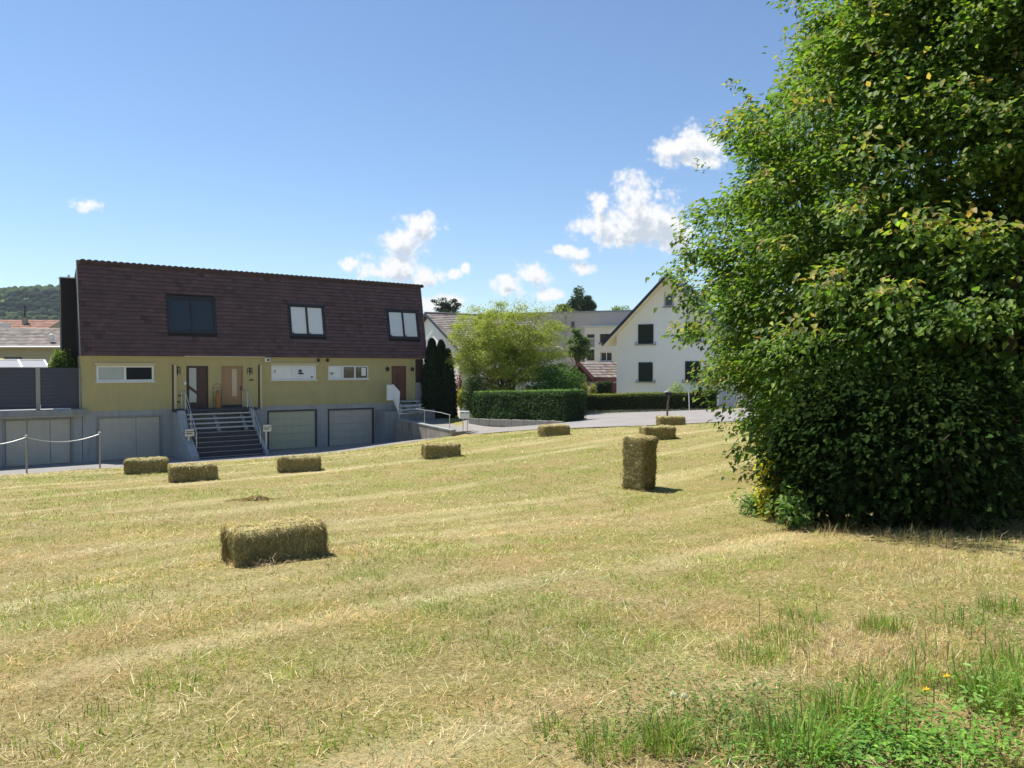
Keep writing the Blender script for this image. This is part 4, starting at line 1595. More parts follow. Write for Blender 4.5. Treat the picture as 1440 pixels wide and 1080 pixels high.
# projecting sprays that break the outline, placed round the visible edge
spr = []
for k in range(130):
    P, d = crown_pts(1, True)
    out = random.uniform(.1, .55)
    m_ = random.randint(14, 34)
    t = np.sort(rng.uniform(-.5, 1, m_))
    ax_ = d[0] + np.array([0, 0, random.uniform(-.35, .45)])
    c = P[0] + ax_[None] * (t * out)[:, None] + rng.normal(0, .07, (m_, 3))
    spr.append((c, np.repeat(d, m_, 0)))
Q = np.concatenate([s[0] for s in spr]); dn = np.concatenate([s[1] for s in spr])
parts.append(foliage(rel(Q), dn, .10, LC, None, .5, .6, tips=(.4, TIP)))
for px, py, D_, n_ in ((1018, 603, 13.6, 26), (1046, 668, 13.2, 34), (1127, 14, 12.9, 26), (1118, 50, 12.9, 26), (968, 436, 13.4, 60), (956, 404, 13.3, 60), (975, 420, 13.4, 60), (972, 470, 13.4, 40), (990, 545, 13.4, 50), (1012, 572, 13.4, 50), (995, 535, 13.4, 60), (950, 392, 13.4, 60), (962, 335, 13.4, 50), (1040, 640, 13.3, 50)):
    p = W(px, py, D_)
    Q = p + rng.normal(0, 1, (n_, 3)) * np.array([.16, .16, .10])
    Q = np.concatenate([Q, p + np.linspace(0, 1, 10)[:, None] * np.array([.7, .2, .05]) + rng.normal(0, .05, (10, 3))])
    parts.append(foliage(rel(Q), np.tile([(-.8, -.5, .2)], (len(Q), 1)), .11, LC, None, .6, .55, tips=(.25, TIP)))
geo_obj('crown', parts, M['leaf'], tree)
m = MB()
m.tube([(0, 0, -.3), (.05, 0, 1.2), (-.05, .05, 3.0), (.1, 0, 5.5), (0, 0, 8.5)], [.42, .33, .27, .17, .05], 12)
m.build('trunk', M['bark'], tree, smooth=True)
for k in range(22):
    P, d = crown_pts(1, k % 3 > 0)
    e = rel(P)[0] - d[0] * .7
    zb = max(.3, min(6.5, e[2] * .55))
    mb = MB()
    branchy(mb, (0, 0, zb), [tuple(e)], .10, .015, .35, 7)
    for j in range(3):
        t = random.uniform(.45, .8)
        q = np.array([0, 0, zb]) * (1 - t) + e * t
        branchy(mb, tuple(q), [tuple(q + np.array([random.gauss(0, .7), random.gauss(0, .7), random.uniform(.1, .9)]))], .03, .008, .3, 5)
    mb.build('branch', M['bark'], tree, smooth=True)
# second stem seen dark near the photo edge
m = MB()
q = W(1422, 540, 10.6)
m.tube([(q[0] - TX, q[1] - TY, -.3), (q[0] - TX - .05, q[1] - TY, 1.6), (q[0] - TX + .12, q[1] - TY + .1, 3.6)], [.11, .09, .06], 9)
m.build('stem', M['bark'], tree, smooth=True)


def shrub(name, x, y, z, rx, ry, h, n, L, cols, lab, cat, mat='leaf2', group=None, lump=.3, stems=5, hang=.3, asp=.55, tips=None, core=False, shell=.68):
    r = empty(name, (x, y, z), 0, lab, cat, group)
    P, d = env_pts(n, 0, 0, h * .5, rx, ry, h * .5, shell, lump, random.randint(0, 99), zmin=-.05)
    P2, d2 = env_pts(n // 4, 0, 0, h * .5, rx * .7, ry * .7, h * .42, .5, .2, 3, zmin=-.05)
    geo_obj('foliage', [foliage(P, d, L, cols, None, hang, asp, tips), foliage(P2, d2, L * 1.2, cols, None, hang, asp)], M[mat], r)
    mb = MB()
    branchy(mb, (0, 0, -.1), [(random.gauss(0, rx * .45), random.gauss(0, ry * .45), h * random.uniform(.5, .85)) for _ in range(stems)], max(.012, h * .012), .006, .4, 6)
    mb.build('stem', M['bark'], r, smooth=True)
    return r


# undergrowth along the foot of the great tree
def at_ground(px, py):
    p = hit(px, py)
    return p


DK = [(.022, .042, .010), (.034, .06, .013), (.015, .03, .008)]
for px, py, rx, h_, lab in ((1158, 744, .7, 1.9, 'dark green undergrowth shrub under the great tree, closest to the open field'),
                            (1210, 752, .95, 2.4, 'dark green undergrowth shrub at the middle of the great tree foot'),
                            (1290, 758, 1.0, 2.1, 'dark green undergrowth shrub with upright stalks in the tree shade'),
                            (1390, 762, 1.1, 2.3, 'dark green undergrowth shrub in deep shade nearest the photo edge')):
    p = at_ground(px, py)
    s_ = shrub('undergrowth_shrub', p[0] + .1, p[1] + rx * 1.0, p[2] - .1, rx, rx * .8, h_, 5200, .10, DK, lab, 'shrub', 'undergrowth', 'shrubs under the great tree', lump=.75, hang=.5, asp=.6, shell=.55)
p = W(1072, 660, 11.2)
gzv = g1(p[0], p[1])
shrub('yellow_shrub', p[0] + .12, p[1], gzv - .05, .24, .26, p[2] - gzv + .42, 1300, .06, [(.52, .42, .03), (.42, .38, .04), (.16, .2, .03)], 'slender shrub with bright yellow leaves at the edge of the great tree', 'shrub', 'leaf', lump=.4)
p = at_ground(1068, 722)
shrub('wild_herb', p[0] - .02, p[1] - .15, p[2] - .03, .40, .34, .40, 800, .07, [(.11, .2, .04), (.15, .24, .06), (.08, .15, .03)], 'low bright green nettle like herb in the sun beside the great tree', 'plant', 'leaf', lump=.8, shell=.45)
p = at_ground(1103, 745)
shrub('wild_herb', p[0] + .08, p[1] - .10, p[2] - .03, .30, .24, .60, 420, .08, [(.11, .2, .04), (.15, .24, .06), (.08, .15, .03)], 'taller green herb at the shaded foot of the great tree, nearer than its neighbour', 'plant', 'leaf', lump=.8, shell=.45)
# dry grass fringe under the tree edge
fr = []
for k in range(70):
    px = random.uniform(1080, 1440)
    py = 742 + (px - 1080) / 360 * 26 + random.gauss(4, 6)
    fr.append(tuft(px, py, 16, .18, random.uniform(.12, .3), [(.46, .36, .18), (.36, .29, .13), (.2, .2, .07)], .5, .005))
for k in range(60):
    px = random.uniform(1180, 1420)
    py = random.uniform(775, 830)
    fr.append(tuft(px, py, 60, .3, .13, [(.56, .46, .26), (.46, .37, .19)], 1.2, .004))
tag(geo_obj('dry_grass', fr, M['grassmat']), 'long dry pale grass fringe along the shade of the great tree', 'grass', kind='stuff')


# ---- clipped hedges
def hedge(name, A, B, hgt, thick, n, L, cols, lab, group=None, wave=.04, topc=None):
    """A, B: ends of the front face at ground level"""
    A, B = np.array(A), np.array(B)
    r = empty(name, tuple(A), math.atan2(B[1] - A[1], B[0] - A[0]), lab, 'hedge', group)
    ln = float(np.hypot(*(B - A)[:2]))
    dz = B[2] - A[2]
    mb = MB()
    nseg = max(2, int(ln / 1.5))
    for i in range(nseg):
        x0, x1 = ln * i / nseg, ln * (i + 1) / nseg
        z0 = dz * i / nseg
        mb.box(max(x0, .10), min(x1, ln - .1) - .003, .10, thick - .1, z0 - .3, z0 + hgt - .12)
    mb.build('dark_twig_core', M['twig'], r)  # solid twig-coloured core, added so gaps between leaves look dark
    area = np.array([ln * hgt, ln * thick, thick * hgt, thick * hgt, ln * hgt * .35])
    k = rng.choice(5, n, p=area / area.sum())
    x, y, z = rng.uniform(0, ln, n), rng.uniform(0, thick, n), rng.uniform(0, hgt, n)
    dpt = np.abs(rng.normal(0, .06, n))
    y = np.where(k == 0, dpt, np.where(k == 4, thick - dpt, y))
    z = np.where(k == 1, hgt - dpt, z)
    x = np.where(k == 2, dpt, np.where(k == 3, ln - dpt, x))
    d = np.zeros((n, 3))
    d[:, 1] = np.where(k == 0, -1, np.where(k == 4, 1, 0)); d[:, 2] = np.where(k == 1, 1, 0); d[:, 0] = np.where(k == 2, -1, np.where(k == 3, 1, 0))
    wv = (fbm(np.stack([x * .9, y * .9, z * 1.3], 1), 3, 9) - .5) * wave * 2
    P = np.stack([x, y, z + dz * x / ln], 1) + d * wv[:, None] * 2 + rng.normal(0, .015, (n, 3))
    # rounded top corners
    e = np.minimum(np.minimum(x, ln - x), np.minimum(y, thick - y))
    P[:, 2] -= np.where(z > hgt - .2, np.clip(.12 - e, 0, .12) * .8, 0)
    c = cols
    g_ = [foliage(P, d + np.array([0, 0, .3]), L, c, None, .15, .6)]
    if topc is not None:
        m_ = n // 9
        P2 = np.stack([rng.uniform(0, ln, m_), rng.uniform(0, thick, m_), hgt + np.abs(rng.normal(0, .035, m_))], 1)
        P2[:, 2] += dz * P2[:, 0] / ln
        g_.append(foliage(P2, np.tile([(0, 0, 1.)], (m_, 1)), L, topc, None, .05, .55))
    geo_obj('foliage', g_, M['leaf2'], r)
    return r


A = W(664, 590, 47.0); B = W(796, 594, 40.3)
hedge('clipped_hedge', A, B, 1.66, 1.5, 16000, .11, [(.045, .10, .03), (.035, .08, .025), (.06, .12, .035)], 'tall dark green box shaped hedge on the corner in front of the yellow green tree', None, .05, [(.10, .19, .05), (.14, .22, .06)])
# kerb of low stones along its foot
kb = empty('kerb', (A[0], A[1], A[2]), math.atan2(B[1] - A[1], B[0] - A[0]), 'low pale stone kerb along the foot of the tall clipped hedge', 'kerb')
ln = float(np.hypot(*(B - A)[:2]))
for i in range(8):
    x0, x1 = ln * i / 8, ln * (i + 1) / 8 - .02
    zz = (B[2] - A[2]) * i / 8
    MB().box(x0, x1, -.28, -.08, zz - .3, zz + .09 + random.uniform(-.01, .01)).build('kerb_stone', M['kerbstone'], kb, bevel=.015)
A = W(800, 578.5, 51.0); B = W(1009, 574.5, 48.5)
M_ = A + (B - A) * .83
h1, h2 = 1.03, 1.10
GB = [(.075, .105, .025), (.055, .085, .02), (.095, .12, .03)]
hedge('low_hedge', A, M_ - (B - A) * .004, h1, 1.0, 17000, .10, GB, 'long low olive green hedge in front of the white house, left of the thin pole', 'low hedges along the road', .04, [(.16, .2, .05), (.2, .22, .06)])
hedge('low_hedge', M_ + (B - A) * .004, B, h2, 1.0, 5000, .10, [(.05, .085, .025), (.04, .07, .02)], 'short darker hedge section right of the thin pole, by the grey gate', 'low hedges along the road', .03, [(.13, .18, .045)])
lw = empty('garden_wall', (A[0], A[1], A[2]), math.atan2(B[1] - A[1], B[0] - A[0]), 'low dark kerb wall overgrown with weeds under the olive hedge', 'wall')
ln = float(np.hypot(*(B - A)[:2]))
MB().prism([(0, -.5), (ln, -.5 + B[2] - A[2]), (ln, B[2] - A[2] + .02), (0, .02)], -.16, .06, 'y').build('wall', M['concrete'], lw)
n = 1500
x = rng.uniform(0, ln, n)
P = np.stack([x, -.2 + rng.normal(0, .12, n), np.abs(rng.normal(0, .09, n)) + (B[2] - A[2]) * x / ln - .12], 1)
geo_obj('weeds', [foliage(P, np.tile([(0, -1, .5)], (n, 1)), .09, [(.11, .15, .05), (.18, .19, .08), (.07, .1, .03)])], M['leaf2'], lw)
q = W(801, 582, 49.5)
shrub('roadside_weed', q[0], q[1], g1(q[0], q[1]), .12, .12, .75, 120, .12, [(.16, .22, .06), (.22, .26, .1)], 'small pale weed sprouting at the gap between the two hedges', 'plant', stems=3)
q = W(953, 553, 50.5)
shrub('garden_shrub', q[0], q[1] + .4, q[2] - 1.3, .62, .5, 2.1, 1100, .12, [(.24, .32, .10), (.3, .36, .14), (.16, .24, .07)], 'pale green leafy shrub rising behind the low hedge at the white house', 'shrub')

# thin pole, tilted wooden post with box, grey gate
q = W(969.5, 578, 48.2)
r = empty('thin_pole', (q[0], q[1], q[2] - .1), 0, 'thin pale pole standing in the gap of the low hedge', 'pole')
MB().tube([(0, 0, 0), (-.05, 0, 1.35)], .03, 8).build('pole', M['white'], r)
MB().box(-.11, .03, -.05, .05, 1.352, 1.50).build('bracket', M['metal'], r)
q = W(938.5, 587, 31.5)
r = empty('wooden_post', (q[0], q[1], g1(q[0], q[1])), 0, 'slightly tilted weathered wooden post with a small dark box on top, at the road edge', 'post')
z1_ = W(939, 555, 31.5)[2] - r.location.z
MB().tube([(-.02, 0, -.2), (.0, 0, z1_ * .5), (.06, 0, z1_)], [.045, .04, .038], 8).build('pole', M['postwood'], r)
b_ = MB().box(-.10, .17, -.1, .1, z1_ - .03, z1_ + .10).build('box', M['darkmetal'], r, bevel=.01)
MB().prism([(-.14, z1_ + .10), (.21, z1_ + .10), (.035, z1_ + .17)], -.13, .13, 'y').build('lid', M['metal'], b_)
q = W(1011, 572.5, 48.0); q2 = W(1075, 572, 46.5)
gt = empty('garden_gate', (q[0], q[1], q[2] - .05), math.atan2(q2[1] - q[1], q2[0] - q[0]), 'light grey vertical slat gate closing the end of the low hedge', 'gate')
ln = float(np.hypot(*(q2 - q)[:2]))
m = MB()
for i in range(18):
    m.box(ln * i / 18 + .02, ln * (i + 1) / 18 - .015, -.015, .015, .08, 1.12)
m.build('slat_panel', M['cheek'], gt)
MB().box(0, ln, .018, .05, .2, .28).box(0, ln, .018, .05, .9, .98).build('gate_frame', M['metal'], gt)
for x in (-.06, ln + .06):
    MB().box(x - .06, x + .06, -.06, .06, -.3, 1.25).build('gate_post', M['metal'], gt, bevel=.01)


# ---- conifers beside the house
def conifer(px, ytip, ybase, D_, hw, lab, n=5200):
    b = W(px, ybase, D_)
    t = W(px, ytip, D_)
    h_ = t[2] - b[2]
    r = empty('conical_conifer', (b[0], b[1], b[2] - .3), 0, lab, 'conifer', 'dark conifers at the house corner')
    h_ += .3
    f = rng.uniform(0, 1, n) ** 1.15
    th = rng.uniform(0, 2 * np.pi, n)
    prof = np.interp(f, [0, .12, .45, .8, .93, 1], [.85, 1, .93, .52, .24, .02])
    l = 1 + .22 * (fbm(np.stack([np.cos(th) * 2.5, np.sin(th) * 2.5, f * h_ * 1.1], 1), 3, int(px)) - .5) * 2
    rr = hw * prof * l * np.clip(1 - np.abs(rng.normal(0, .16, n)), .2, 1.08)
    P = np.stack([rr * np.cos(th), rr * np.sin(th), f * h_], 1)
    d = np.stack([np.cos(th) * .6, np.sin(th) * .6, np.full(n, .9)], 1)
    T = d + runit(n) * .4
    g_ = leaf_geo(P, T, np.stack([np.cos(th), np.sin(th), np.zeros(n)], 1) + runit(n) * .4, rng.uniform(.14, .26, n), rng.uniform(.05, .09, n), pal(n, [(.02, .042, .018), (.028, .055, .02), (.016, .033, .016)]))
    n2 = 900
    f2 = rng.uniform(0, .95, n2); th2 = rng.uniform(0, 6.28, n2)
    r2 = hw * np.interp(f2, [0, .12, .45, .8, .93, 1], [.85, 1, .93, .52, .24, .02]) * .7
    g2 = leaf_geo(np.stack([r2 * np.cos(th2), r2 * np.sin(th2), f2 * h_], 1), np.tile([(0, 0, 1.)], (n2, 1)) + runit(n2) * .2, np.stack([np.cos(th2), np.sin(th2), 0 * th2], 1), np.full(n2, .5), np.full(n2, .4), pal(n2, [(.018, .034, .014)]))
    geo_obj('foliage', [g_, g2], M['needle'], r)
    MB().tube([(0, 0, -.3), (0, 0, h_ * .5), (0, 0, h_ * .93)], [.11, .07, .015], 8).build('trunk', M['bark'], r)


conifer(607.5, 479, 590, 51.5, .80, 'dark conifer touching the house corner, leftmost tip of the three')
conifer(620.5, 481, 590, 52.2, .82, 'dark conifer with the middle tip of the three at the house corner')
conifer(630, 494, 590, 51.6, .58, 'dark conifer with the lowest tip of the three at the house corner', 4000)


# ---- trees
def open_tree(name, x, y, z, tips_env, n_b, per, rad, L, cols, lab, cat, mat, trunk_h, tr, group=None, hang=.2, asp=.4, squash=.6, tips=None, stems=1):
    (ex, ey, ez, rx, ry, rz_) = tips_env
    r = empty(name, (x, y, z), 0, lab, cat, group)
    P, d = env_pts(n_b, ex, ey, ez, rx, ry, rz_, .62, .32, random.randint(0, 60), zmin=.2)
    Q, dn = clumps(P, d, rng.uniform(.6, 1.3, len(P)) * rad, per, squash)
    geo_obj('crown', [foliage(Q, dn, L, cols, None, hang, asp, tips)], M[mat], r)
    mb = MB()
    for s in range(stems):
        a = 6.28 * s / max(1, stems)
        mb.tube([(.12 * math.cos(a) * (stems > 1), .12 * math.sin(a) * (stems > 1), -.3), ((.1 + .35 * math.cos(a)) * (stems > 1), .35 * math.sin(a) * (stems > 1), trunk_h), (ex * .5 + .6 * math.cos(a) * (stems > 1), .6 * math.sin(a) * (stems > 1), ez)], [tr, tr * .8, tr * .35], 8)
    mb.build('trunk', M['bark'], r, smooth=True)
    mb = MB()
    for k in range(min(len(P), 34)):
        branchy(mb, (random.gauss(0, .1), random.gauss(0, .1), trunk_h * random.uniform(.7, 1.2)), [tuple(P[k])], tr * .4, .012, .35, 5)
    mb.build('limbs', M['bark'], r, smooth=True)
    return r


b = W(712, 556, 51)
YG = [(.29, .32, .055), (.23, .29, .05), (.34, .34, .065), (.17, .24, .04)]
r = open_tree('feathery_tree', b[0], b[1], b[2] - .9, (.15, 0, 3.95, 4.05, 3.4, 3.05), 440, 140, .66, .135, YG, 'airy yellow green tree with thin branches showing, behind the tall clipped hedge', 'tree', 'leaf2', 1.1, .11, None, .15, .38, .5, None, 4)
P = []
for px, py, k in ((735, 430, 40), (712, 432, 34), (760, 437, 26), (775, 436, 18), (790, 440, 14), (650, 462, 50), (645, 475, 50), (658, 500, 60), (700, 440, 40)):
    q = W(px, py, 51) - np.array(r.location)
    P.append(q + rng.normal(0, 1, (k * 4, 3)) * np.array([.4, .5, .28]))
P = np.concatenate(P)
geo_obj('shoots', [foliage(P, np.tile([(0, 0, 1.)], (len(P), 1)), .14, YG, None, 0, .36)], M['leaf2'], r)

q = W(780, 556, 48)
shrub('round_shrub', q[0] + .2, q[1] + 1, q[2] - .9, 1.85, 1.6, 2.95, 6500, .15, [(.10, .20, .03), (.065, .14, .03), (.14, .25, .04)], 'dense mid green shrub between the feathery tree and the shed', 'shrub')
q = W(672, 590, 49)
shrub('leafy_shrub', q[0] - .25, q[1] + .6, q[2], .95, .8, 3.0, 3000, .14, [(.11, .19, .035), (.15, .22, .05), (.07, .14, .03)], 'light green shrub at the left end of the tall clipped hedge', 'shrub')
q = W(648, 560, 53)
shrub('golden_shrub', q[0], q[1], q[2] - .7, .38, .38, 1.4, 700, .12, [(.4, .38, .05), (.3, .32, .05)], 'small golden yellow shrub beside the dark conifers', 'shrub')
q = W(645, 545, 55)
shrub('red_shrub', q[0], q[1], q[2] - 1.3, .42, .42, 2.4, 800, .12, [(.22, .05, .05), (.28, .09, .08), (.12, .04, .03)], 'dusky red leaved shrub behind the golden shrub', 'shrub')
q = W(86, 520, 39.9)
shrub('terrace_bush', q[0], q[1], q[2] - 1.3, .66, .5, 2.45, 2600, .14, [(.12, .2, .03), (.16, .25, .045), (.08, .15, .025)], 'bright green bush showing above the terrace fence', 'bush', tips=(.2, [(.24, .26, .05)]))

for px, h_, lab in ((822.5, 537, 'golden columnar shrub before the shed, further from the white house'), (833.5, 538.5, 'golden columnar shrub before the shed, beside the dark block hedge')):
    q = W(px, 556, 56); t = W(px, h_, 56)
    shrub('columnar_shrub', q[0], q[1], q[2] - .3, .27, .27, t[2] - q[2] + .3, 700, .10, [(.38, .35, .10), (.3, .3, .08), (.2, .22, .05)], lab, 'shrub', group='golden columns before the shed', lump=.15, hang=-.2)
A = W(838, 558, 57.5); B = W(856, 557, 57.0)
hedge('block_hedge', A, B, W(847, 537.5, 57.5)[2] - A[2], .8, 1800, .11, [(.03, .055, .02), (.04, .07, .022)], 'small dark square hedge block in front of the shed', None, .03)
q = W(858, 555, 63)
shrub('leafy_shrub', q[0] + .1, q[1], q[2] - 1, .95, .8, 3.3, 1500, .15, [(.14, .2, .05), (.18, .24, .07)], 'light green shrub in the gap between shed and white house', 'shrub')
A = W(853, 553, 60); B = W(872, 552, 60)
m = MB()
rf = empty('red_fence', (A[0], A[1], A[2] - .3), math.atan2(B[1] - A[1], B[0] - A[0]), 'dark red board fence between the shed and the white house', 'fence')
ln = float(np.hypot(*(B - A)[:2]))
zt = W(860, 538.5, 60)[2] - A[2] + .3
for i in range(8):
    m.box(ln * i / 8, ln * (i + 1) / 8 - .01, 0, .03, .05, zt)
m.build('board_panel', M['oxblood'], rf)
MB().box(-.05, ln + .05, -.05, .09, zt + .002, zt + .07).build('cap_rail', M['post'], rf)

# far trees on the skyline
SP = [(.035, .062, .035), (.045, .075, .04), (.028, .05, .03)]
for px, yb, yt, D_, rx, n_b, per, cols, lab, mat in (
        (628, 452, 413.5, 115, 2.3, 34, 60, SP, 'dark tiered cedar on the skyline behind the brown tiled house', 'needle'),
        (818.5, 458, 404.5, 120, 2.0, 95, 110, [(.075, .12, .05), (.09, .135, .055), (.055, .09, .04)], 'tall dark skyline tree behind the taupe flats', 'needle'),
        (792, 455, 424, 118, 1.8, 30, 60, [(.10, .15, .05), (.13, .18, .06)], 'low pale green skyline tree left of the tall dark one', 'leaf2'),
        (837, 455, 430, 121, 1.0, 16, 50, SP, 'little dark skyline tree at the foot of the tall dark one', 'needle'),
        (872, 460, 427.5, 118, 2.4, 40, 70, [(.12, .18, .05), (.15, .21, .06)], 'light green rounded skyline tree beside the white house roof', 'leaf2')):
    b, t = W(px, yb, D_), W(px, yt, D_)
    h_ = t[2] - b[2]
    z0 = -2.3
    open_tree('skyline_tree', b[0], b[1], z0, (0, 0, b[2] - z0 + h_ * .45, rx, rx * .9, h_ * .5), n_b, per, .8, .36, cols, lab, 'tree', mat, b[2] - z0, .28, 'trees on the skyline', .1, .5, .85 if px == 818.5 else .45)
b, t = W(816, 508, 72), W(816, 464, 72)
open_tree('small_tree', b[0], b[1], -2.2, (0, 0, (b[2] + t[2]) / 2 + 2.2, 1.15, 1.1, (t[2] - b[2]) / 2), 44, 90, .5, .2, [(.07, .13, .03), (.05, .095, .025), (.13, .19, .04)], 'small dense tree in front of the flats', 'tree', 'leaf2', 2.6, .1, None, .2, .5)


# ------------------------------------------------------------------ other buildings
def tiled_slope(mb, P0, P1, P2, P3_, courses, wid, thick=.05):
    """lapped tiles over the quad P0 P1 (eave) P2 P3 (ridge)"""
    P0, P1, P2, P3_ = map(Vector, (P0, P1, P2, P3_))
    nrm = (P1 - P0).cross(P3_ - P0).normalized()
    for c in range(courses):
        a, b = c / courses, min(1, (c + 1.1) / courses)
        L0, R0, L1, R1 = P0.lerp(P3_, a), P1.lerp(P2, a), P0.lerp(P3_, b), P1.lerp(P2, b)
        n = max(1, int((R0 - L0).length / wid))
        for i in range(n):
            v = random.gauss(1, .16)
            mb.col = (v, v * random.uniform(.95, 1.03), v * random.uniform(.92, 1.04))
            q = [L0.lerp(R0, i / n), L0.lerp(R0, (i + .97) / n), L1.lerp(R1, (i + .97) / n), L1.lerp(R1, i / n)]
            mb.add([q[0] + nrm * thick, q[1] + nrm * thick, q[2] + nrm * .01, q[3] + nrm * .01, q[0] - nrm * .01, q[1] - nrm * .01], [(0, 1, 2, 3), (4, 5, 1, 0)])


def frame_window(parent, x0, x1, z0, z1, y, panes, fmat, pmat, sill=True, fw=.07, name='window', out=1):
    """window on a wall whose outside looks towards -y"""
    f = MB()
    for q_ in ((x0, x0 + fw, z0, z1), (x1 - fw, x1, z0, z1), (x0 + fw, x1 - fw, z0, z0 + fw), (x0 + fw, x1 - fw, z1 - fw, z1)):
        f.box(q_[0], q_[1], y - .05, y + .04, q_[2], q_[3])
    for k in range(1, panes):
        xm = x0 + (x1 - x0) * k / panes
        f.box(xm - .04, xm + .04, y - .045, y + .04, z0 + fw, z1 - fw)
    o_ = f.build(name, fmat, parent)
    MB().box(x0 + fw, x1 - fw, y - .02, y - .006, z0 + fw, z1 - fw).build('pane', pmat, o_)
    if sill:
        MB().box(x0 - .12, x1 + .12, y - .13, y - .003, z0 - .09, z0 - .003).build('sill', M['cheek'], o_)
    return o_


# white gabled house
WA = R(-22)
c0 = W(941, 553, 57.0)
wd = empty('white_house', (c0[0], c0[1], -1.75), WA, 'white rendered gabled house with dark green shutters behind the low hedge', 'house')


def wx(px, py, yl=0.0):
    """white house coordinates of a photo spot on the gable plane (local y = yl)"""
    d = W(px, py, 1.0); d[2] -= EYE
    nv = np.array([-math.sin(WA), math.cos(WA)])
    t = (yl + nv @ np.array([c0[0], c0[1]])) / (d[0] * nv[0] + d[1] * nv[1])
    X, Y = d[0] * t - c0[0], d[1] * t - c0[1]
    return X * math.cos(WA) + Y * math.sin(WA), EYE + d[2] * t + 1.75


hwid = -wx(867, 520)[0]
ez = wx(867, 476)[1] + .25
az = wx(941, 391)[1]
DEP = 10.0
m = MB()
m.prism([(-hwid, -1.2), (hwid, -1.2), (hwid, ez), (0, az), (-hwid, ez)], 0, DEP, 'y')
m.build('wall', M['whitewall'], wd)
sl_ = (az - ez) / hwid
ov, fo = .75, 1.0
m = MB()
for sg in (-1, 1):
    e = (sg * (hwid + ov), ez - sl_ * ov)
    m.add([(0, -fo, az + .02), (e[0], -fo, e[1] + .02), (e[0], DEP + .6, e[1] + .02), (0, DEP + .6, az + .02),
           (0, -fo, az + .14), (e[0], -fo, e[1] + .14), (e[0], DEP + .6, e[1] + .14), (0, DEP + .6, az + .14)],
          [(0, 1, 2, 3), (0, 4, 5, 1), (1, 5, 6, 2), (2, 6, 7, 3)])
ro = m.build('roof', M['soffit'], wd)
m = MB()
for sg in (-1, 1):
    e = (sg * (hwid + ov + .1), ez - sl_ * (ov + .1))
    a_ = [(0, -fo - .06, az + .145), (e[0], -fo - .06, e[1] + .145), (e[0], DEP + .65, e[1] + .145), (0, DEP + .65, az + .145)]
    a_ += [(x, y, z + .14) for x, y, z in a_]
    m.add(a_, [(0, 1, 2, 3), (7, 6, 5, 4), (0, 4, 5, 1), (1, 5, 6, 2), (2, 6, 7, 3), (3, 7, 4, 0)])
m.build('roof_covering', M['roofblue'], ro)
for sg in (-1, 1):
    e = (sg * (hwid + ov + .1), ez - sl_ * (ov + .1))
    q8 = [(0, -fo - .10, az - .02), (e[0], -fo - .10, e[1] - .02), (e[0], -fo - .10, e[1] + .24), (0, -fo - .10, az + .24)]
    q8 += [(x, -fo - .063, z) for x, y, z in q8]
    MB().add(q8, [(0, 1, 2, 3), (7, 6, 5, 4), (0, 4, 5, 1), (1, 5, 6, 2), (2, 6, 7, 3), (3, 7, 4, 0)]).build('verge_board', M['roofblue'], ro)
for x0, x1, y0, y1 in ((897.5, 919, 456, 483.5), (963, 986, 452.5, 480), (898, 918, 509.5, 536.5), (963.5, 985, 508, 536.5)):
    a, zb_ = wx(x0, (y0 + y1) / 2)[0], wx((x0 + x1) / 2, y1)[1]
    b_, zt_ = wx(x1, (y0 + y1) / 2)[0], wx((x0 + x1) / 2, y0)[1]
    sh = MB().box(a, b_, -.05, -.004, zb_, zt_).build('shutter', M['shutter'], wd)
    m = MB()
    for k in range(14):
        z = zb_ + .06 + (zt_ - zb_ - .12) * k / 14
        m.add([(a + .06, -.052, z), (b_ - .06, -.052, z), (b_ - .06, -.085, z + .05), (a + .06, -.085, z + .05), (a + .06, -.052, z + .075), (b_ - .06, -.052, z + .075)], [(0, 1, 2, 3), (3, 2, 5, 4)])
    m.build('louvre', M['shutter'], sh)
    MB().box(a - .2, b_ + .2, -.16, -.003, zb_ - .10, zb_ - .01).build('sill', M['cheek'], sh)
    m = MB()
    for x in (a - .17, b_ + .17):
        m.tube([(x, -.03, zb_ + .04), (x, -.03, zb_ + .14)], .03, 6)
    m.build('shutter_catch', M['darkmetal'], sh)
a, zb_ = wx(934.5, 422)[0], wx(941, 431)[1]
b_, zt_ = wx(947, 422)[0], wx(941, 413.5)[1]
frame_window(wd, a, b_, zb_, zt_, 0, 1, M['cheek'], M['glass'], True, .1)

# neighbour with grey brown roof behind the brown house
NA = R(90 - 60)
p0 = W(598, 441, 62)
nb_ = empty('neighbour_house', (p0[0], p0[1], -2.2), NA, 'white house with long grey brown tiled roof behind the feathery tree', 'house')
rz0 = p0[2] + 2.2
ezl = W(645, 490, 56.8)[2] + 2.2
LN, SW = 9.5, 6.0
m = MB()
m.prism([(-SW + .5, -1), (-SW + .5, ezl + .1), (0, rz0 - .15), (SW - .5, ezl + .1), (SW - .5, -1)], .35, LN - .3, 'x')
m.build('wall', M['whitewall'], nb_)
m = MB()
tiled_slope(m, (0, -SW, ezl), (LN, -SW, ezl), (LN, 0, rz0), (0, 0, rz0), 18, .38)
tiled_slope(m, (LN, SW, ezl), (0, SW, ezl), (0, 0, rz0), (LN, 0, rz0), 18, .8)
ro = m.build('roof', M['pantile'], nb_, col=True)
m = MB()
for sg in (-1, 1):
    m.prism([(sg * SW, ezl - .14), (0, rz0 - .14), (0, rz0 + .08), (sg * SW, ezl + .07)], -.06, .0, 'x')
m.build('verge_board', M['roofblue'], ro)
m = MB().tube([(-.06, 0, rz0 + .05), (LN, 0, rz0 + .05)], .10, 8)
m.build('ridge_tiles', M['pantile'], ro, col=True)
m = MB().tube([(0, -SW - .05, ezl - .05), (LN, -SW - .05, ezl - .05)], .07, 8)
m.build('gutter', M['metal'], ro)
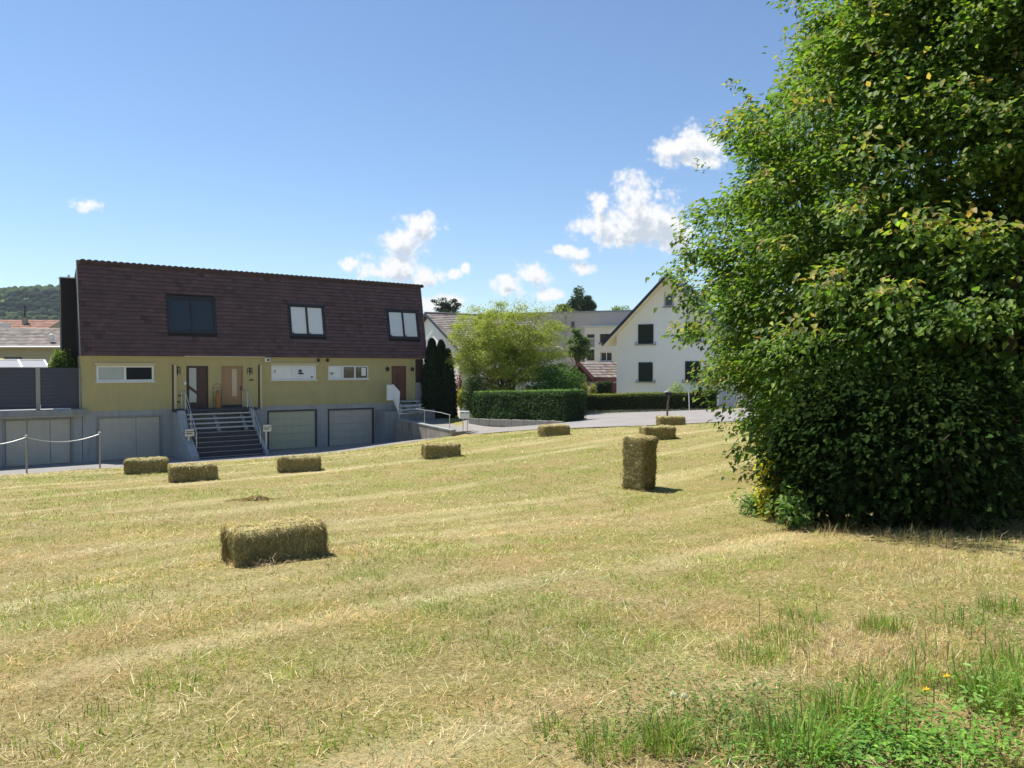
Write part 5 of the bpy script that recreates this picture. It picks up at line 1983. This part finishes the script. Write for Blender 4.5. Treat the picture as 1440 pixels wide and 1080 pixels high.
for x in (3.0, 6):
    frame_window(nb_, x, x + 1.3, 1.2, 2.5, -SW + .5, 2, M['white'], M['glass'])

# flats
q = W(765, 441, 88); q2 = W(905, 441, 84)
fl = empty('apartment_block', (q[0], q[1], -2.2), math.atan2(q2[1] - q[1], q2[0] - q[0]), 'taupe flat roofed block of flats with an off white lower wing', 'building')
zt = q[2] + 2.2
m = MB().box(-14, 16, 0, 10, -1, zt)
m.build('tower_wall', M['flatgrey'], fl)
MB().box(-14.1, 16.1, -.1, 10.1, zt + .002, zt + .16).build('roof_edge', M['slab'], fl)


def fx(px, py, yl=0.0):
    A_ = fl.rotation_euler.z
    d = W(px, py, 1.0); d[2] -= EYE
    nv = np.array([-math.sin(A_), math.cos(A_)])
    t = (yl + nv @ np.array([q[0], q[1]])) / (d[0] * nv[0] + d[1] * nv[1])
    X, Y = d[0] * t - q[0], d[1] * t - q[1]
    return X * math.cos(A_) + Y * math.sin(A_), EYE + d[2] * t + 2.2


a, b_ = fx(803.5, 455), fx(807.5, 461.5)
frame_window(fl, a[0], b_[0] + .02, b_[1], fx(805, 452.5)[1], 0, 1, M['frame_dark'], M['glass'], True, .06)
a = fx(793.7, 460)[0]
MB().tube([(a, -.12, 0), (a, -.12, zt)], .10, 8).build('downpipe', M['cheek'], fl)
YW = -5.0
xl, xr = fx(822, 500, YW)[0], fx(912, 500, YW)[0]
zl = fx(845, 460, YW)[1]
m = MB()
holes = []
for x0, x1, y0, y1 in ((843.5, 860, 469.5, 481.5), (844, 860.5, 495, 508), (825, 836, 470, 507)):
    holes.append((fx(x0, y0, YW)[0], fx(x1, y0, YW)[0], fx((x0 + x1) / 2, y1, YW)[1], fx((x0 + x1) / 2, y0, YW)[1]))
holed_wall(m, xl, xr, -1, zl, YW, holes, .5, -.003)
wg = m.build('wing_wall', M['flatwhite'], fl)
MB().box(xl - .3, xr + .3, YW - .3, -.005, zl + .002, zl + .14).build('roof_edge', M['metal'], wg)
m = MB().box(xl + .4, xr, YW + 1.0, -.006, zl + .142, fx(845, 456, YW + 1.0)[1])
m.build('attic_wall', M['slab'], wg)
for h in holes[:2]:
    frame_window(wg, h[0] + .01, h[1] - .01, h[2] + .01, h[3] - .01, YW + .25, 2, M['white'] if h is holes[1] else M['frame_dark'], M['glass'], False, .07)
    MB().box(h[0] - .1, h[1] + .1, YW - .12, YW - .003, h[2] - .22, h[2] - .01).build('sill', M['slab'], wg)
h = holes[2]
MB().box(h[0] + .01, h[1] - .01, YW + .44, YW + .49, h[2], h[3]).build('balcony_glazing', M['glass'], wg)
zm = (h[2] + h[3]) / 2
bl_ = MB().box(h[0] + .005, h[1] - .005, YW + .02, YW + .42, zm - .2, zm).build('balcony_floor', M['flatwhite'], wg)
m = MB()
for k in range(9):
    x = h[0] + .1 + (h[1] - h[0] - .2) * k / 8
    m.tube([(x, YW + .08, zm), (x, YW + .08, zm + .95)], .018, 5)
m.tube([(h[0] + .02, YW + .08, zm + .97), (h[1] - .02, YW + .08, zm + .97)], .03, 6)
m.build('balcony_railing', M['white'], bl_)

# shed with red verge
SA = R(28)
q = W(815, 509, 61)
sd_ = empty('garden_shed', (q[0], q[1], -1.9), SA, 'small shed with tiled gable roof and dark red verge boards beside the white house', 'shed')
rz1 = q[2] + 1.9
hw, ln = 2.1, 3.6
ez1 = rz1 - 1.22
m = MB().prism([(-hw + .35, -.8), (-hw + .35, ez1 + .05), (0, rz1 - .25), (hw - .35, ez1 + .05), (hw - .35, -.8)], .3, ln, 'x')
m.build('wall', M['beige'], sd_)
m = MB()
tiled_slope(m, (0, -hw, ez1), (ln, -hw, ez1), (ln, 0, rz1), (0, 0, rz1), 6, .3)
tiled_slope(m, (ln, hw, ez1), (0, hw, ez1), (0, 0, rz1), (ln, 0, rz1), 6, .3)
ro = m.build('roof', M['shedtile'], sd_, col=True)
m = MB()
for sg in (-1, 1):
    m.prism([(sg * hw, ez1 - .28), (0, rz1 - .28), (0, rz1 + .04), (sg * hw, ez1 + .04)], -.06, .0, 'x')
m.build('verge_board', M['oxblood'], ro)
MB().box(0, ln, -hw - .04, -hw, ez1 - .3, ez1 + .0).build('fascia', M['oxblood'], ro)
MB().prism([(-hw + .4, ez1 - .3), (0, rz1 - .3), (hw - .4, ez1 - .3)], .2, .295, 'x').build('gable_boarding', M['oxblood'], sd_)

# house behind the terrace on the left
q = W(40, 488, 60)
lb = empty('bungalow', (q[0], q[1], -2.4), R(3), 'low beige house with weathered grey tiled roof behind the terrace fence', 'house')
ze = q[2] + 2.4
q2_ = W(40, 461.5, 65)
zr = q2_[2] + 2.4
L0_, L1_ = -16.0, 6.5
m = MB().prism([(.5, -1), (.5, ze), (5, zr - .2), (9.5, ze), (9.5, -1)], L0_ + .4, L1_ - .4, 'x')
m.build('wall', M['beige'], lb)
m = MB()
tiled_slope(m, (L0_, 0, ze), (L1_, 0, ze), (L1_, 5, zr), (L0_, 5, zr), 13, .36)
tiled_slope(m, (L1_, 10, ze), (L0_, 10, ze), (L0_, 5, zr), (L1_, 5, zr), 13, .8)
ro = m.build('roof', M['pantile'], lb, col=True)
MB().tube([(L0_, -.08, ze - .02), (L1_, -.08, ze - .02)], .09, 8).build('gutter', M['metal'], ro)
m = MB().box(1.05, 1.35, .98, 1.22, ze + .5, ze + .95)
m.lathe([(.16, .95), (.2, 1.0), (.12, 1.1), (0, 1.12)], (1.2, 1.1, ze), 10)
m.build('vent_cowl', M['white'], ro)
x0 = (W(8, 507, 60.5) - q)[0]; x1 = (W(32, 507, 60.5) - q)[0]
z0 = W(20, 514, 60.5)[2] + 2.4; z1 = W(20, 502.5, 60.5)[2] + 2.4
frame_window(lb, x0, x1, z0, z1, .5, 1, M['frame_dark'], M['glass'], False, .06)
q = W(30, 462, 85)
rb = empty('red_roofed_house', (q[0], q[1], -2.4), R(3), 'house with red tiled ridge roof seen beyond the grey tiled bungalow', 'house')
ze = q[2] + 2.4 - .6
zr = W(30, 450, 90)[2] + 2.4
xr = (W(76, 455, 88) - q)[0]
m = MB().prism([(.5, -1), (.5, ze), (5, zr - .2), (9.5, ze), (9.5, -1)], -17.6, xr - .3, 'x')
m.build('wall', M['beige'], rb)
m = MB()
tiled_slope(m, (-18, 0, ze), (xr, 0, ze), (xr, 5, zr), (-18, 5, zr), 8, .5)
tiled_slope(m, (xr, 10, ze), (-18, 10, ze), (-18, 5, zr), (xr, 5, zr), 8, .8)
ro = m.build('roof', M['redtile'], rb, col=True)
xc = (W(34, 455, 88) - q)[0]
ck = MB().box(xc - .22, xc + .22, 3.3, 3.8, zr - 1.2, zr + .2).build('chimney', M['beige'], rb)
MB().box(xc - .28, xc + .28, 3.24, 3.86, zr + .202, zr + .28).tube([(xc, 3.55, zr + .28), (xc, 3.55, zr + 1.6)], .09, 8).build('chimney_cap', M['darkmetal'], ck)
xs = (W(6, 459, 86) - q)[0]
MB().box(xs - 3.5, xs + .6, 1.2, 1.4, ze + .75, ze + 1.3).build('solar_panel', M['white'], ro)

# pergola roof and parasol on the terrace
qa = W(68, 517, 45); 
pg = empty('patio_roof', (*xy(*[float(v) for v in uw(qa[0], qa[1])]), qa[2]), HA, 'white framed milky panel patio roof behind the terrace fence', 'patio roof')
hgt = W(68, 507.5, 46.8)[2] - qa[2]
wl = -7.5
sp_ = lambda x, y, z: (x, y, z + y / 1.9 * hgt)
pw = 1.32
for k in range(5):
    x1 = -pw * k
    MB().box(x1 - pw + .06, x1 - .06, .06, 1.9, .0, .015, fn=sp_).build('roof_panel', M['poly'], pg)
for k in range(6):
    x1 = -pw * k
    MB().box(x1 - .055, x1 + .055, .0, 1.94, -.02, .05, fn=sp_).build('rafter', M['white'], pg)
MB().box(-pw * 5, .055, 1.95, 2.02, -.04, .06, fn=sp_).build('beam', M['white'], pg)
for x in (0, -pw * 5):
    MB().box(x - .05, x + .05, 1.95, 2.02, -2.4, -.05).build('post', M['white'], pg)
    MB().box(x - .05, x + .05, 0, .08, -2.4, -.03).build('post', M['white'], pg)
q = W(2, 512, 52)
pa = empty('parasol', (q[0], q[1], q[2] - 2.2), 0, 'yellow parasol dome showing above the patio roof', 'parasol')
m = MB()
m.lathe([(1.0, 2.05), (.95, 2.12), (.65, 2.36), (.3, 2.52), (0, 2.58)], (0, 0, 0), 16)
m.build('canopy', M['canvas'], pa)
MB().tube([(0, 0, 0), (0, 0, 2.6)], .025, 8).build('pole', M['metal'], pa)

# wooded hill
hx = np.linspace(-1150, -120, 90)
hy = np.linspace(480, 1400, 60)
HXg, HYg = np.meshgrid(hx, hy)
rid = np.interp(HYg, [480, 640, 820, 1000, 1400], [-8, 22, 84, 112, 100])
fall = sstep(-120, -400, HXg)
HZ = (rid * (.86 + .22 * fbm(P3(HXg.ravel() * .006, HYg.ravel() * .006), 3, 2).reshape(HXg.shape))) * fall - 6
me_idx = np.arange(HXg.size).reshape(HXg.shape)
qq = np.stack([me_idx[:-1, :-1], me_idx[:-1, 1:], me_idx[1:, 1:], me_idx[1:, :-1]], -1).reshape(-1, 4)
M['hill'] = surf('hill_meadow', (.13, .19, .055), .95, .3, .02, color2=(.07, .12, .035))
hill = link('hill', np_mesh('hill', np.stack([HXg.ravel(), HYg.ravel(), HZ.ravel()], 1), qq.ravel(), np.arange(len(qq)) * 4, np.full(len(qq), 4), smooth=True), M['hill'])
tag(hill, kind='structure')
# forest: many lumpy crowns
ico = []
bm_v, bm_f = [], []
import bmesh
bm = bmesh.new(); bmesh.ops.create_icosphere(bm, subdivisions=2, radius=1)
bv = np.array([v.co[:] for v in bm.verts]); bf = np.array([[v.index for v in f.verts] for f in bm.faces]); bm.free()
from math import floor
NT = 9000
tx = rng.uniform(-720, -330, NT); ty = rng.uniform(560, 1080, NT)
cl = fbm(P3(tx * .008, ty * .012), 3, 12)
keep = (cl > .40) | (rng.uniform(0, 1, NT) < .12)
tx, ty, cl = tx[keep], ty[keep], cl[keep]
fi = np.clip((tx - hx[0]) / (hx[1] - hx[0]), 0, len(hx) - 2).astype(int); fj = np.clip((ty - hy[0]) / (hy[1] - hy[0]), 0, len(hy) - 2).astype(int)
tz = HZ[fj, fi]
V, Fc, C = [], [], []
tone = fbm(P3(tx * .011 + 5, ty * .018), 2, 30)
for i in range(len(tx)):
    s = random.uniform(2.8, 5.0)
    v = bv * (1 + .22 * (fbm(bv * 2.3 + i * 1.7, 2, 4) - .5)[:, None] * 2) * np.array([s, s, s * random.uniform(.9, 1.35)])
    V.append(v + np.array([tx[i], ty[i], tz[i] + s * .6]))
    Fc.append(bf + i * len(bv))
    c = np.array((.06, .095, .03)) if tone[i] > .52 else np.array((.02, .038, .02))
    C.append(np.tile(c * random.uniform(.75, 1.25), (len(bv), 1)))
V, Fc, C = np.concatenate(V), np.concatenate(Fc), np.concatenate(C)
fo_ = link('forest', np_mesh('forest', V, Fc.ravel(), np.arange(len(Fc)) * 3, np.full(len(Fc), 3), C, True), M['needle'])
tag(fo_, 'mixed dark and light green wood covering the far hill', 'forest', kind='stuff')

# ------------------------------------------------------------------ sky, sun, camera
SUN = Vector((-.40, .27, .876)).normalized()
world = bpy.data.worlds.new('World')
scene.world = world
world.use_nodes = True
nt = world.node_tree
N, L = nt.nodes, nt.links
N.clear()
out = N.new('ShaderNodeOutputWorld')
bg = N.new('ShaderNodeBackground')
SKYS = .095
bg.inputs[1].default_value = SKYS
L.new(bg.outputs[0], out.inputs[0])
sky = N.new('ShaderNodeTexSky')
sky.sky_type = 'NISHITA'
sky.sun_disc = False
sky.sun_elevation = math.asin(SUN.z)
sky.sun_rotation = math.atan2(SUN.x, SUN.y)
sky.altitude = 400
sky.air_density = 1.0
sky.dust_density = .15
sky.ozone_density = 2.2

# cumulus clouds: lumpy density round a few sky directions, shaded by their own thickness towards the sun
CL = [(588, 322, 31, 25), (566, 348, 38, 29), (556, 376, 52, 25), (602, 388, 26, 16), (532, 385, 22, 12),
      (490, 373, 17, 11), (639, 386, 13, 8), (656, 377, 8, 9),
      (893, 290, 50, 42), (925, 312, 54, 42), (858, 322, 58, 28), (893, 326, 74, 24), (845, 290, 14, 20), (948, 336, 32, 20), (885, 312, 60, 30),
      (812, 357, 26, 10), (790, 354, 20, 9), (820, 378, 18, 10),
      (748, 387, 25, 17), (716, 405, 28, 13), (712, 393, 14, 9), (775, 415, 28, 9),
      (946, 210, 27, 26), (985, 205, 42, 30), (975, 228, 50, 13),
      (127, 288, 27, 11), (640, 424, 26, 12), (605, 430, 30, 12)]
grp = bpy.data.node_groups.new('cloud_density', 'ShaderNodeTree')
grp.interface.new_socket('P', in_out='INPUT', socket_type='NodeSocketVector')
grp.interface.new_socket('D', in_out='OUTPUT', socket_type='NodeSocketFloat')
gN, gL = grp.nodes, grp.links
gi, go = gN.new('NodeGroupInput'), gN.new('NodeGroupOutput')
nz = gN.new('ShaderNodeTexNoise')
nz.inputs['Scale'].default_value = 34
nz.inputs['Detail'].default_value = 9
nz.inputs['Roughness'].default_value = .66
gL.new(gi.outputs[0], nz.inputs['Vector'])
nz2 = gN.new('ShaderNodeTexNoise')
nz2.inputs['Scale'].default_value = 9
nz2.inputs['Detail'].default_value = 3
gL.new(gi.outputs[0], nz2.inputs['Vector'])
last = None
for cx, cy, rx, ry in CL:
    s = gN.new('ShaderNodeVectorMath'); s.operation = 'SUBTRACT'
    gL.new(gi.outputs[0], s.inputs[0])
    s.inputs[1].default_value = ((cx - 720) / F, (518 - cy) / F, 0)
    mlt = gN.new('ShaderNodeVectorMath'); mlt.operation = 'MULTIPLY'
    gL.new(s.outputs[0], mlt.inputs[0])
    mlt.inputs[1].default_value = (F / rx, F / ry, 0)
    ln_ = gN.new('ShaderNodeVectorMath'); ln_.operation = 'LENGTH'
    gL.new(mlt.outputs[0], ln_.inputs[0])
    if last is None:
        last = ln_.outputs['Value']
    else:
        mn = gN.new('ShaderNodeMath'); mn.operation = 'SMOOTH_MIN'
        mn.inputs[2].default_value = .35
        gL.new(last, mn.inputs[0]); gL.new(ln_.outputs['Value'], mn.inputs[1])
        last = mn.outputs[0]


def math_(N_, L_, op, a, b):
    k = N_.new('ShaderNodeMath'); k.operation = op
    for i, v in enumerate((a, b)):
        if isinstance(v, (int, float)):
            k.inputs[i].default_value = v
        else:
            L_.new(v, k.inputs[i])
    return k.outputs[0]


inv = math_(gN, gL, 'SUBTRACT', 1.12, last)
wv = gN.new('ShaderNodeVectorMath'); wv.operation = 'MULTIPLY_ADD'
gL.new(nz.outputs['Color'], wv.inputs[0]); wv.inputs[1].default_value = (.022, .022, 0); gL.new(gi.outputs[0], wv.inputs[2])
bil = None
for sc_, am_ in ((26, .60), (62, .52), (140, .40)):
    vo = gN.new('ShaderNodeTexVoronoi'); vo.voronoi_dimensions = '2D'; vo.feature = 'SMOOTH_F1'
    vo.inputs['Smoothness'].default_value = .25
    vo.inputs['Scale'].default_value = sc_
    gL.new(wv.outputs[0], vo.inputs['Vector'])
    t_ = math_(gN, gL, 'MULTIPLY', math_(gN, gL, 'SUBTRACT', .42, vo.outputs['Distance']), am_)
    bil = t_ if bil is None else math_(gN, gL, 'ADD', bil, t_)
n1_ = math_(gN, gL, 'ADD', bil, math_(gN, gL, 'MULTIPLY', math_(gN, gL, 'SUBTRACT', nz.outputs[0], .5), 1.15))
n2_ = math_(gN, gL, 'MULTIPLY', math_(gN, gL, 'SUBTRACT', nz2.outputs[0], .5), .7)
gL.new(math_(gN, gL, 'ADD', math_(gN, gL, 'ADD', inv, n1_), n2_), go.inputs[0])

tc = N.new('ShaderNodeTexCoord')
sx = N.new('ShaderNodeSeparateXYZ')
L.new(tc.outputs['Generated'], sx.inputs[0])
yy = math_(N, L, 'MAXIMUM', sx.outputs[1], .05)
cb = N.new('ShaderNodeCombineXYZ')
L.new(math_(N, L, 'DIVIDE', sx.outputs[0], yy), cb.inputs[0])
L.new(math_(N, L, 'DIVIDE', sx.outputs[2], yy), cb.inputs[1])
g0 = N.new('ShaderNodeGroup'); g0.node_tree = grp
L.new(cb.outputs[0], g0.inputs[0])
of = N.new('ShaderNodeVectorMath'); of.operation = 'ADD'
L.new(cb.outputs[0], of.inputs[0]); of.inputs[1].default_value = (-.005, .014, 0)
g1_ = N.new('ShaderNodeGroup'); g1_.node_tree = grp
L.new(of.outputs[0], g1_.inputs[0])


def mapr(x, a, b, lo=0, hi=1):
    r = N.new('ShaderNodeMapRange'); r.interpolation_type = 'SMOOTHSTEP'
    for k, v in zip(('From Min', 'From Max', 'To Min', 'To Max'), (a, b, lo, hi)):
        r.inputs[k].default_value = v
    L.new(x, r.inputs[0])
    return r.outputs[0]


mask = math_(N, L, 'MULTIPLY', mapr(g0.outputs[0], -.05, .75), mapr(sx.outputs[1], .1, .3))
shade = mapr(g1_.outputs[0], .4, 1.1)
cm = N.new('ShaderNodeMix'); cm.data_type = 'RGBA'
L.new(shade, cm.inputs[0])
K = 1 / SKYS / 2 ** .65
cm.inputs[6].default_value = (1.02 * K, 1.02 * K, 1.02 * K, 1)
cm.inputs[7].default_value = (.62 * K, .69 * K, .78 * K, 1)
mx = N.new('ShaderNodeMix'); mx.data_type = 'RGBA'
L.new(mask, mx.inputs[0])
hs = N.new('ShaderNodeHueSaturation')
hs.inputs['Saturation'].default_value = 1.02
L.new(sky.outputs[0], hs.inputs['Color'])
tn = N.new('ShaderNodeMix'); tn.data_type = 'RGBA'; tn.blend_type = 'MULTIPLY'
tn.inputs[0].default_value = 1
tn.inputs[7].default_value = (.93, .985, 1.03, 1)
L.new(hs.outputs[0], tn.inputs[6])
L.new(tn.outputs[2], mx.inputs[6])
L.new(cm.outputs[2], mx.inputs[7])
L.new(mx.outputs[2], bg.inputs[0])

sl = bpy.data.lights.new('sun', 'SUN')
sl.energy = 5.0
sl.angle = R(.53)
sl.color = (1, .95, .87)
so = bpy.data.objects.new('sun', sl)
COL.objects.link(so)
so.rotation_euler = (-SUN).to_track_quat('-Z', 'Y').to_euler()
so.location = (-20, 0, 40)

cam = bpy.data.cameras.new('camera')
cam.sensor_width = 36
cam.lens = 36 * F / 1440
cam.clip_start = .1
cam.clip_end = 6000
co = bpy.data.objects.new('camera', cam)
COL.objects.link(co)
co.location = (0, 0, EYE)
co.rotation_euler = (math.pi / 2 - PITCH, 0, 0)
scene.camera = co

vs = scene.view_settings
vs.view_transform = 'Standard'
vs.look = 'None'
vs.gamma = 1
vs.exposure = 0.65
scene.cycles.max_bounces = 8
scene.cycles.transparent_max_bounces = 8
scene.cycles.use_denoising = True

# ------------------------------------------------------------------ thin air between the camera and the far hill
hb = MB().box(-1400, 1300, -60, 1350, -9, 150)
hm, hnt, hN, hL = new_mat('thin_haze')
ho = hN.new('ShaderNodeOutputMaterial')
pv = hN.new('ShaderNodeVolumePrincipled')
pv.inputs['Color'].default_value = (.80, .88, 1, 1)
pv.inputs['Density'].default_value = .00012
hL.new(pv.outputs[0], ho.inputs['Volume'])
tag(hb.build('haze', hm), 'thin pale summer haze in front of the far hill', 'haze', kind='stuff')
